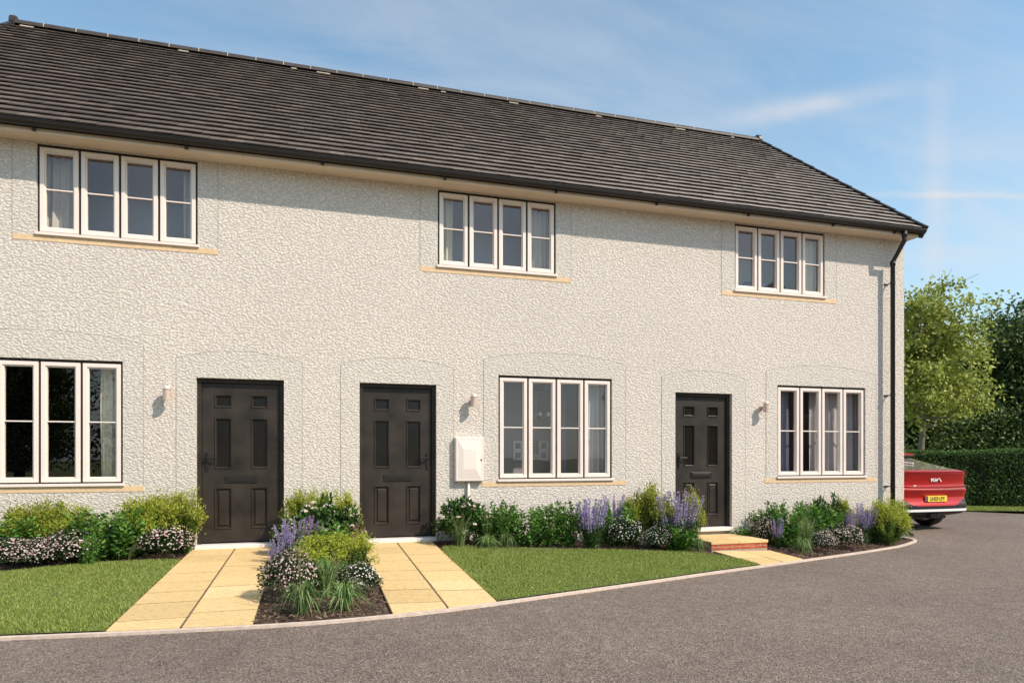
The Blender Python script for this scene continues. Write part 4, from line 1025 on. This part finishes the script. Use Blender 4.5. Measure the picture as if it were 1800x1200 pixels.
#
# hedge
A=Vector((13.2,7.55,-.37)); Bv=Vector((25.5,1.85,-.37))
hd=(Bv-A).normalized(); hn=Vector((hd.y,-hd.x,0)); HL=(Bv-A).length; HT=.95
if hn.y>0: hn=-hn
hg=thing('clipped_hedge','long dark green clipped hedge behind the car','hedge',A)
def hz(s): return 1.52+.26*s/HL+.02*math.sin(s*2.1)
mb=MB(); 
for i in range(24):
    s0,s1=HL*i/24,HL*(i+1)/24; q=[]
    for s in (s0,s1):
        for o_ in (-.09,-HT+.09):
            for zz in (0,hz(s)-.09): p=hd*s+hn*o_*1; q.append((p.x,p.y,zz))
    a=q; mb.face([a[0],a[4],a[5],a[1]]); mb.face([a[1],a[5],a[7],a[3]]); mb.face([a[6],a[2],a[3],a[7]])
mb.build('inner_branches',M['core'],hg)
rs=np.random.RandomState(9)
def hleaf(n,face):
    s=rs.uniform(0,HL,n); hgt=np.array([hz(v) for v in s]); wob=.03*np.sin(s*3.3)+.02*np.sin(s*7.7+1)
    H_=np.array(hd); N_=np.array(hn)
    if face=='f': z=rs.uniform(0,1,n)*hgt; off=-rs.uniform(0,.10,n)+wob+.02*np.sin(z*6+s*2); P=H_*s[:,None]+N_*off[:,None]; P[:,2]=z; D=np.tile(N_,(n,1))
    elif face=='t': off=-rs.uniform(0,HT,n); P=H_*s[:,None]+N_*off[:,None]; P[:,2]=hgt-rs.uniform(0,.09,n)+rs.uniform(0,.03,n)**1; D=np.tile(np.array([0,0,1.]),(n,1))
    else: z=rs.uniform(0,1,n)*hgt; P=H_*s[:,None]+N_*(-HT+rs.uniform(0,.08,n))[:,None]; P[:,2]=z; D=np.tile(-N_,(n,1))
    return quads_leaf(P,D+rs.normal(size=P.shape)*.75,rs.uniform(.045,.08,n),.034,rs)
link('foliage',npmesh('foliage',*cat([hleaf(26000,'f'),hleaf(15000,'t'),hleaf(5000,'k')]),M['lf_hedge']),hg)
# grass verge in front of the hedge
P1=A+hn*1.3; P2=Bv+hn*1.3; Pb1=A-hn*2; Pb2=Bv-hn*2
mb=MB(); mb.face([(P1.x,P1.y,-.338),(P2.x,P2.y,-.338),(Pb2.x,Pb2.y,-.338),(Pb1.x,Pb1.y,-.338)]); struct(mb.build('grass_verge',M['turf']),'strip of lit grass at the foot of the hedge')
n=34000; s=rs.uniform(0,HL,n); of=rs.uniform(-.05,1.32,n); P=np.array(A)+np.array(hd)*s[:,None]+np.array(hn)*of[:,None]; P[:,2]=-.338
a=rs.uniform(0,6.28,n); V,Q=ribbons(P,a,rs.uniform(.01,.04,n),rs.uniform(.03,.065,n),rs.uniform(.008,.014,n),2,np.zeros(n),rs)
tag(link('verge_grass',npmesh('verge_grass',V,Q,M['grass'])),'grass blades of the verge before the hedge','verge grass',kind='stuff')

# ------------------------------------------------------------------ across the road, behind the viewpoint: house, and trees added for the window panes to reflect
src=[o for o in C.objects if o.name.startswith('woodland_tree')][:3]
LB=['tree of the row across the road, farthest left','tree of the row across the road, second from the left','tree of the row across the road, third from the left','tree of the row across the road, fourth from the left','tree of the row across the road beside the neighbouring house','tree of the row across the road, farthest right']
for i,(x,y,sc_) in enumerate([(-27,-36,1.2),(-17,-38,1.1),(-6,-37,1.3),(6,-38,1.15),(31,-36,1.25),(42,-34,1.1)]):
    s_=src[i%3]; r=s_.copy(); C.objects.link(r); r.location=(x,y,-.4); r.scale=(sc_,sc_,sc_); r.rotation_euler=(0,0,i*1.3); r['label']=LB[i]; r['group']='trees across the road'
    for ch in list(s_.children):
        c=ch.copy(); C.objects.link(c); c.parent=r
hs=thing('neighbouring_house','brick gabled house on the far side of the road','house',(20.6,-17.0,-.4))
M['hbrick']=mat('house_brick',(.24,.13,.085),.9,.3,7)
mb=MB(); w,d,h,rz=4.2,4.5,5.2,9.4
mb.face([(w,0,0),(-w,0,0),(-w,0,h),(0,0,rz),(w,0,h)]); mb.face([(-w,-2*d,0),(w,-2*d,0),(w,-2*d,h),(0,-2*d,rz),(-w,-2*d,h)]); mb.face([(-w,0,0),(-w,-2*d,0),(-w,-2*d,h),(-w,0,h)]); mb.face([(w,-2*d,0),(w,0,0),(w,0,h),(w,-2*d,h)])
mb.build('wall',M['hbrick'],hs)
mb=MB(); k=(rz-h)/w
for s_ in (-1,1):
    mb.obox([(s_*0,.3,rz+.02),(s_*(w+.35),.3,h-.35*k+.02),(s_*(w+.35),-2*d-.3,h-.35*k+.02),(0,-2*d-.3,rz+.02),(0,.3,rz+.2),(s_*(w+.35),.3,h-.35*k+.2),(s_*(w+.35),-2*d-.3,h-.35*k+.2),(0,-2*d-.3,rz+.2)])
mb.build('roof',M['verge'],hs)
for x_,z_ in ((-2.2,3.4),(1.0,3.4),(-2.2,.9)):
    mb=MB(); mb.ring(x_,x_+1.3,z_,z_+1.2,.08,.002,.06); wn_=mb.build('window',M['white'],hs); mb=MB(); mb.face([(x_+1.25,.02,z_+.05),(x_+.05,.02,z_+.05),(x_+.05,.02,z_+1.15),(x_+1.25,.02,z_+1.15)]); mb.build('pane',M['doorglass'],wn_)
mb=MB(); mb.box(1.1,2.05,.002,.05,0.02,2.1); dd=mb.build('door',M['door'],hs); mb=MB(); mb.tube([(1.2,.08,1.0),(1.2,.08,1.15)],.015); mb.build('handle',M['chromeh'] if 'chromeh' in M else M['steel'],dd)
SAT=1.0; TINT=(1.45,1.60,1.42,1); HZF=.75; HZC=(3.7,4.7,5.7,1); CLC=(5.2,5.2,5.4,1); SKYS=.15; SUNE=4.8
# ------------------------------------------------------------------ car (rear end seen past the house corner)
def paint():
    m,nt,N,L,P=newmat('red_car_paint'); P.inputs['Base Color'].default_value=(.48,.006,.004,1); P.inputs['Roughness'].default_value=.35
    P.inputs['Coat Weight'].default_value=.5; P.inputs['Coat Roughness'].default_value=.04; P.inputs['Metallic'].default_value=.35; return m
M['paint']=paint()
M['carblk']=mat('black_cladding',(.022,.020,.019),.5,.1,5)
M['carglass']=mat('tinted_car_glass',(.26,.23,.20),.06,.05,2,coat=1)  # pale beige base colour stands in for the reflection on the glass
M['chrome']=mat('satin_chrome',(.75,.73,.71),.18,.03,4,metal=1)
M['tyre']=mat('tyre_rubber',(.018,.017,.016),.8,.2,20)
M['lamp']=mat('red_lamp',(.16,.006,.006),.12,.05,3,coat=1)
M['silver']=mat('silver_strip',(.86,.84,.82),.3,.02)
M['plate']=mat('plate_yellow',(.85,.62,.06),.5,.03); M['ink']=mat('plate_ink',(.02,.02,.02),.6,.03); M['pblue']=mat('plate_blue',(.02,.04,.22),.5,.03)
car=thing('parked_car','red crossover car parked beside the gable, its rear with yellow number plate facing the road','car',(11.72,.99,-.35))
RG=[ # h, half width, y rear, y front
(.25,.70,.40,4.30),(.285,.80,.24,4.50),(.33,.90,.09,4.62),(.42,.935,.035,4.67),(.50,.935,.02,4.68),(.58,.94,.055,4.68),(.66,.94,.075,4.67),(.74,.938,.05,4.62),(.80,.932,.02,4.55),(.83,.926,.035,4.50),(.90,.915,.06,4.36),(.98,.90,.055,4.15),(1.06,.885,.03,3.85),(1.13,.865,.00,3.55),(1.165,.85,.005,3.42),(1.185,.82,.07,3.36),
(1.22,.79,.26,3.28),(1.30,.745,.62,3.02),(1.38,.70,.95,2.80),(1.46,.655,1.20,2.58),(1.52,.61,1.38,2.42),(1.56,.54,1.60,2.30),(1.58,.40,1.80,2.15)]
hs=np.array([r[0] for r in RG])
HH=np.concatenate([np.arange(.25,1.58,.022),[1.58]])
def rp(h): return tuple(float(np.interp(h,hs,[r[k] for r in RG])) for k in (1,2,3))
def plan(w,y0,y1):
    """rounded rectangle in plan, rear edge slightly bowed"""
    rc=min(.20,w*.45); rf=min(.45,w*.6,(y1-y0)*.3); P=[]
    def bow(x): return .05*(abs(x)/w)**2
    for i in range(36):
        x=-(w-rc)+2*(w-rc)*i/36; P.append((x,y0+bow(x)))
    for i in range(12):
        a=math.pi/2*i/12; x=w-rc+rc*math.sin(a); P.append((x,y0+bow(x)+rc-rc*math.cos(a)))
    ya=y0+.05+rc; yb=y1-rf
    for i in range(60): P.append((w,ya+(yb-ya)*i/60))
    for i in range(8):
        a=math.pi/2*i/8; P.append((w-rf+rf*math.cos(a),y1-rf+rf*math.sin(a)))
    for i in range(16): P.append(((w-rf)*(1-2*i/16),y1))
    for i in range(8):
        a=math.pi/2*i/8; P.append((-(w-rf)-rf*math.sin(a),y1-rf+rf*math.cos(a)))
    for i in range(60): P.append((-w,yb+(ya-yb)*i/60))
    for i in range(12):
        a=math.pi/2*i/12; x=-(w-rc)-rc*math.cos(a); P.append((x,y0+bow(x)+rc-rc*math.sin(a)))
    return P
NP=36+12+60+8+16+8+60+12
# sample k denser at the rear: remap parameter
grid=[[(x,y,h) for x,y in plan(*rp(h))] for h in HH]
parts={'body':MB(),'rear_window':MB(),'side_window':MB(),'windscreen':MB(),'lower_cladding':MB()}
def wheelarch(y,z):
    for cy in (.96,3.86):
        if (y-cy)**2+(z-.37)**2<.40**2: return 2
        if (y-cy)**2+(z-.37)**2<.47**2: return 1
    return 0
for i in range(len(HH)-1):
    for k in range(NP):
        k2=(k+1)%NP; q=[grid[i][k],grid[i][k2],grid[i+1][k2],grid[i+1][k]]
        cx=sum(p[0] for p in q)/4; cy=sum(p[1] for p in q)/4; cz=sum(p[2] for p in q)/4; w=rp(cz)[0]
        side=abs(cx)>w*.93 and .25<cy<4.5
        if side and cz<.86:
            wa=wheelarch(cy,cz)
            if wa==2: continue
            if wa==1: parts['lower_cladding'].face(q); continue
        if cy<.5: lim=.50 if abs(cx)<.50 else min(.50+(abs(cx)-.50)*.42,.66)
        else: lim=.36
        if cz<lim: parts['lower_cladding'].face(q); continue
        if cz>1.195 and cz<1.49:
            if cy<1.45 and abs(cx)<w*.90: parts['rear_window'].face(q); continue
            if abs(cx)>w*.93 and .8<cy<2.95 and abs(cy-2.0)>.04 and cz<1.46: parts['side_window'].face(q); continue
            if cy>2.3 and abs(cx)<w*.92 and cz>1.2: parts['windscreen'].face(q); continue
        parts['body'].face(q)
parts['body'].face([grid[-1][k] for k in range(NP)]); parts['lower_cladding'].face([grid[0][k] for k in reversed(range(NP))])
mats={'body':'paint','rear_window':'carglass','side_window':'carglass','windscreen':'carglass','lower_cladding':'carblk'}
def weld(o):
    bm=bmesh.new(); bm.from_mesh(o.data); bmesh.ops.remove_doubles(bm,verts=bm.verts,dist=.0005); bmesh.ops.recalc_face_normals(bm,faces=bm.faces); bm.to_mesh(o.data); bm.free()
for k_,m_ in parts.items():
    o=m_.build(k_,M[mats[k_]],car,smooth=True); weld(o)
def rear(x,h):   # surface y of the rear face
    w,y0,y1=rp(h); rc=min(.20,w*.45); q=abs(x)-(w-rc); return y0+.05*(abs(x)/w)**2+(0 if q<=0 else rc-math.sqrt(max(0,rc*rc-q*q)))
def strip(name,x0,x1,zf,h,mt,out=.006,n=40,parent=car):
    mb=MB()
    for i in range(n):
        a=x0+(x1-x0)*i/n; b_=x0+(x1-x0)*(i+1)/n; P=[]
        for x in (a,b_):
            z=zf(x); P.append([(x,rear(x,z)-out,z-h/2),(x,rear(x,z)-out,z+h/2),(x,rear(x,z)+.03,z-h/2),(x,rear(x,z)+.03,z+h/2)])
        mb.face([P[0][0],P[1][0],P[1][1],P[0][1]]); mb.face([P[0][1],P[1][1],P[1][3],P[0][3]]); mb.face([P[1][0],P[0][0],P[0][2],P[1][2]])
    return mb.build(name,M[mt],parent,smooth=False)
strip('rear_light',-.90,.90,lambda x:.845+.02*(abs(x)/.9)**3,.045,'lamp',.004)
strip('trim_strip',-.88,.88,lambda x:.815+.02*(abs(x)/.9)**3,.012,'chrome',.010)
strip('bumper_strip',-.84,.84,lambda x:.405+.0*x,.045,'silver',.022)
strip('tail_edge',-.80,.80,lambda x:1.158,.012,'paint',.022)
for s in (-1,1): strip('reflector',s*.70-.09,s*.70+.09,lambda x:.52,.016,'lamp',.006,8)
# roof spoiler
mb=MB()
for i in range(16):
    a=-.58+1.16*i/16; b_=-.58+1.16*(i+1)/16; f_=lambda x:.06*(abs(x)/.58)**2
    mb.obox([(a,1.02+f_(a),1.487),(b_,1.02+f_(b_),1.487),(b_,1.5,1.50),(a,1.5,1.50),(a,1.02+f_(a),1.511),(b_,1.02+f_(b_),1.511),(b_,1.5,1.575),(a,1.5,1.575)])
mb.build('roof_spoiler',M['paint'],car)
mb=MB(); mb.box(-.56,.56,1.045,1.45,1.462,1.486); mb.build('spoiler_underside',M['carblk'],car)  # black slab put in as the shadow below the spoiler
mb=MB(); mb.tube([(.02,.60,1.318),(-.20,.78,1.368)],.008,6); mb.tube([(.02,.58,1.312),(.02,.61,1.322)],.016,8); mb.build('rear_wiper',M['silver'],car)
# sharp diffuser ribs
mb=MB()
for i in range(6): mb.box(-.10+.035*i,-.085+.035*i,.06,.20,.255,.345)
mb.build('diffuser',M['carblk'],car)
mb=MB(); mb.box(-.72,.72,.45,4.3,.20,.249); mb.build('underbody',M['carblk'],car)
# number plate
py=min(rear(0,z_) for z_ in (.58,.66,.74))-.022
pl=MB(); pl.box(-.26,.26,py,py+.03,.575,.69); plo=pl.build('number_plate',M['plate'],car,bevel=.004)
mb=MB(); mb.box(-.26,-.222,py-.002,py-.0005,.578,.687); mb.build('blue_band',M['pblue'],plo)
def text(name,s,size,loc,mt,parent,ext=.0015,sx=1):
    cu=bpy.data.curves.new(name,'FONT'); cu.body=s; cu.size=size; cu.align_x='CENTER'; cu.align_y='CENTER'; cu.extrude=ext; cu.offset=.0012
    cu.materials.append(M[mt]); o=bpy.data.objects.new(name,cu); C.objects.link(o); o.parent=parent; o.location=loc; bpy.context.view_layer.update()
    me=bpy.data.meshes.new_from_object(o.evaluated_get(bpy.context.evaluated_depsgraph_get())); me.name=name
    bpy.data.objects.remove(o); o=bpy.data.objects.new(name,me); C.objects.link(o); o.parent=parent; o.location=loc; o.rotation_euler=(R(90),0,0); o.scale=(sx,1,1); return o
text('plate_letters','LH23 LFY',.098,(.020,py-.003,.632),'ink',plo,sx=.92)
def logo():
    mb=MB(); h=.062; y=rear(0,1.0)-.012
    def stroke(pts,w=.016):
        for a,b_ in zip(pts[:-1],pts[1:]):
            a=Vector((a[0],0,a[1])); b2=Vector((b_[0],0,b_[1])); t=(b2-a).normalized(); nn=Vector((-t.z,0,t.x))*w/2; a-=t*w*.3; b2+=t*w*.3
            P=[a-nn,b2-nn,b2+nn,a+nn]; mb.obox([(p.x,y+.006,p.z) for p in P]+[(p.x,y-.004,p.z) for p in P])
    z=1.0-h/2
    stroke([(-.125,z),(-.125,z+h)]); stroke([(-.118,z+.022),(-.060,z+h)]); stroke([(-.095,z+.032),(-.055,z)])
    stroke([(-.055,z),(-.012,z+h)]); stroke([(-.012,z+h),(-.012,z)]); 
    stroke([(-.012,z),(.055,z+h)]); stroke([(.055,z+h),(.075,z+h)]); stroke([(.075,z+h),(.12,z)])
    return mb.build('badge',M['silver'],car)
logo()
text('model_badge','EV6',.050,(-.50,rear(-.5,.885)-.004,.885),'silver',car)
# wheels
for sx_ in (-1,1):
    for cy in (.96,3.86):
        wh=MB(); x=sx_*.80
        prof=[(-.115,.30),(-.118,.345),(-.10,.362),(-.04,.37),(.04,.37),(.10,.362),(.118,.345),(.115,.30),(.10,.255),(-.10,.255)]
        n=40
        for i in range(n):
            a0,a1=2*math.pi*i/n,2*math.pi*(i+1)/n
            for j in range(len(prof)):
                p,q=prof[j],prof[(j+1)%len(prof)]
                wh.face([(x+p[0],cy+math.cos(a0)*p[1],.37+math.sin(a0)*p[1]),(x+q[0],cy+math.cos(a0)*q[1],.37+math.sin(a0)*q[1]),(x+q[0],cy+math.cos(a1)*q[1],.37+math.sin(a1)*q[1]),(x+p[0],cy+math.cos(a1)*p[1],.37+math.sin(a1)*p[1])])
        w_=wh.build('wheel',M['tyre'],car,smooth=True); weld(w_)
        rm=MB(); rm.tube([(x+sx_*.06,cy,.37),(x+sx_*.09,cy,.37)],.06,16)
        for k in range(5):
            a=k*2*math.pi/5; c,s=math.cos(a),math.sin(a); rm.tube([(x+sx_*.085,cy+c*.05,.37+s*.05),(x+sx_*.095,cy+c*.25,.37+s*.25)],[.035,.022],6)
        rm.tube([(x-.09,cy,.37),(x-.085,cy,.37)],.17,24)
        rm.build('rim',M['chrome'],w_)

# ------------------------------------------------------------------ sky, sun, camera
W=bpy.data.worlds.new('World'); bpy.context.scene.world=W; W.use_nodes=True
nt=W.node_tree; N=nt.nodes; L=nt.links; bg=N['Background']
SUN=Vector((1.0,-1.0,1.35)).normalized(); elev=math.asin(SUN.z); az=math.atan2(SUN.x,SUN.y)
sky=N.new('ShaderNodeTexSky'); sky.sky_type='NISHITA'; sky.sun_disc=False; sky.sun_elevation=elev; sky.sun_rotation=az
sky.altitude=0; sky.air_density=1.0; sky.dust_density=.6; sky.ozone_density=1.6
tc=N.new('ShaderNodeTexCoord'); co=tc.outputs['Generated']
def mth(op,a=None,b=None,clamp=False):
    m=N.new('ShaderNodeMath'); m.operation=op; m.use_clamp=clamp
    for i,v in enumerate((a,b)):
        if v is None: continue
        if isinstance(v,(int,float)): m.inputs[i].default_value=v
        else: L.new(v,m.inputs[i])
    return m.outputs[0]
sep=N.new('ShaderNodeSeparateXYZ'); L.new(co,sep.inputs[0]); zc=mth('MAXIMUM',sep.outputs['Z'],.02)
pl=N.new('ShaderNodeCombineXYZ'); L.new(mth('DIVIDE',sep.outputs['X'],mth('ADD',zc,.12)),pl.inputs[0]); L.new(mth('DIVIDE',sep.outputs['Y'],mth('ADD',zc,.12)),pl.inputs[1])
mp=N.new('ShaderNodeMapping'); mp.inputs['Rotation'].default_value=(0,0,R(-28)); mp.inputs['Scale'].default_value=(.55,2.1,1); L.new(pl.outputs[0],mp.inputs['Vector'])
n1=noise(N,L,1.0,9,.62,co=mp.outputs[0],dist=.9); n2=noise(N,L,.55,4,.5,co=pl.outputs[0])
c1=ramp(N,[(.42,(0,0,0)),(.72,(1,1,1))]); L.new(n1.outputs['Fac'],c1.inputs['Fac'])
c2=ramp(N,[(.34,(0,0,0)),(.60,(1,1,1))]); L.new(n2.outputs['Fac'],c2.inputs['Fac'])
cl=mth('MULTIPLY',c1.outputs['Color'],c2.outputs['Color'])
def streak(nv,cen,width,ext,amp):
    d=N.new('ShaderNodeVectorMath'); d.operation='DOT_PRODUCT'; L.new(co,d.inputs[0]); d.inputs[1].default_value=nv
    wob=noise(N,L,9,4,.6,co=co); dd=mth('ADD',d.outputs['Value'],mth('MULTIPLY',mth('SUBTRACT',wob.outputs['Fac'],.5),.012))
    g=mth('POWER',2.718,mth('MULTIPLY',mth('MULTIPLY',dd,dd),-1/(width*width)))
    e=N.new('ShaderNodeVectorMath'); e.operation='DISTANCE'; L.new(co,e.inputs[0]); e.inputs[1].default_value=cen
    q=mth('POWER',2.718,mth('MULTIPLY',mth('MULTIPLY',e.outputs['Value'],e.outputs['Value']),-1/(ext*ext)))
    nn=noise(N,L,6,5,.6,co=co); r=ramp(N,[(.3,(.25,.25,.25)),(.65,(1,1,1))]); L.new(nn.outputs['Fac'],r.inputs['Fac'])
    return mth('MULTIPLY',mth('MULTIPLY',mth('MULTIPLY',g,q),r.outputs['Color']),amp)
s1=streak((-.6635,.7479,.0212),(.72,.63,.30),.012,.15,.30)
s2=streak((.0923,.3579,-.9292),(.765,.57,.30),.0038,.13,.75)
s3=streak((.255,.3472,-.9025),(.575,.695,.431),.012,.12,.6)
tot=mth('ADD',mth('ADD',mth('MULTIPLY',cl,.62),s1),mth('ADD',s2,s3),True)
hzn=ramp(N,[(0,(1,1,1)),(.16,(.62,.62,.62)),(.42,(.10,.10,.10)),(.7,(0,0,0))]); L.new(sep.outputs['Z'],hzn.inputs['Fac'])
hue=N.new('ShaderNodeHueSaturation'); hue.inputs['Saturation'].default_value=SAT; hue.inputs['Value'].default_value=1.0; L.new(sky.outputs[0],hue.inputs['Color'])
tint=N.new('ShaderNodeMix'); tint.data_type='RGBA'; tint.blend_type='MULTIPLY'; tint.inputs['Factor'].default_value=1; tint.inputs['B'].default_value=TINT; L.new(hue.outputs[0],tint.inputs['A'])
mh=N.new('ShaderNodeMix'); mh.data_type='RGBA'; L.new(mth('MULTIPLY',hzn.outputs['Color'],HZF),mh.inputs['Factor']); L.new(tint.outputs['Result'],mh.inputs['A']); mh.inputs['B'].default_value=HZC
mc=N.new('ShaderNodeMix'); mc.data_type='RGBA'; L.new(tot,mc.inputs['Factor']); L.new(mh.outputs['Result'],mc.inputs['A']); mc.inputs['B'].default_value=CLC
L.new(mc.outputs['Result'],bg.inputs['Color']); bg.inputs['Strength'].default_value=SKYS
sd=bpy.data.lights.new('sun','SUN'); sd.energy=SUNE; sd.angle=R(.9); sd.color=(1,.895,.78)
so=bpy.data.objects.new('sun',sd); C.objects.link(so); so.rotation_euler=SUN.to_track_quat('Z','Y').to_euler(); so.location=(20,-20,27)
cd=bpy.data.cameras.new('camera'); cam=bpy.data.objects.new('camera',cd); C.objects.link(cam)
cam.location=(0,-9.183,1.116); cam.rotation_euler=(R(90),0,R(-16.62)); cd.sensor_width=36; cd.lens=23.584; cd.shift_y=.1118; cd.clip_end=2000; cd.clip_start=.05
sc=bpy.context.scene; sc.camera=cam
sc.view_settings.view_transform='Standard'; sc.view_settings.look='None'; sc.view_settings.exposure=0; sc.view_settings.gamma=1
sc.cycles.max_bounces=8; sc.cycles.transparent_max_bounces=12
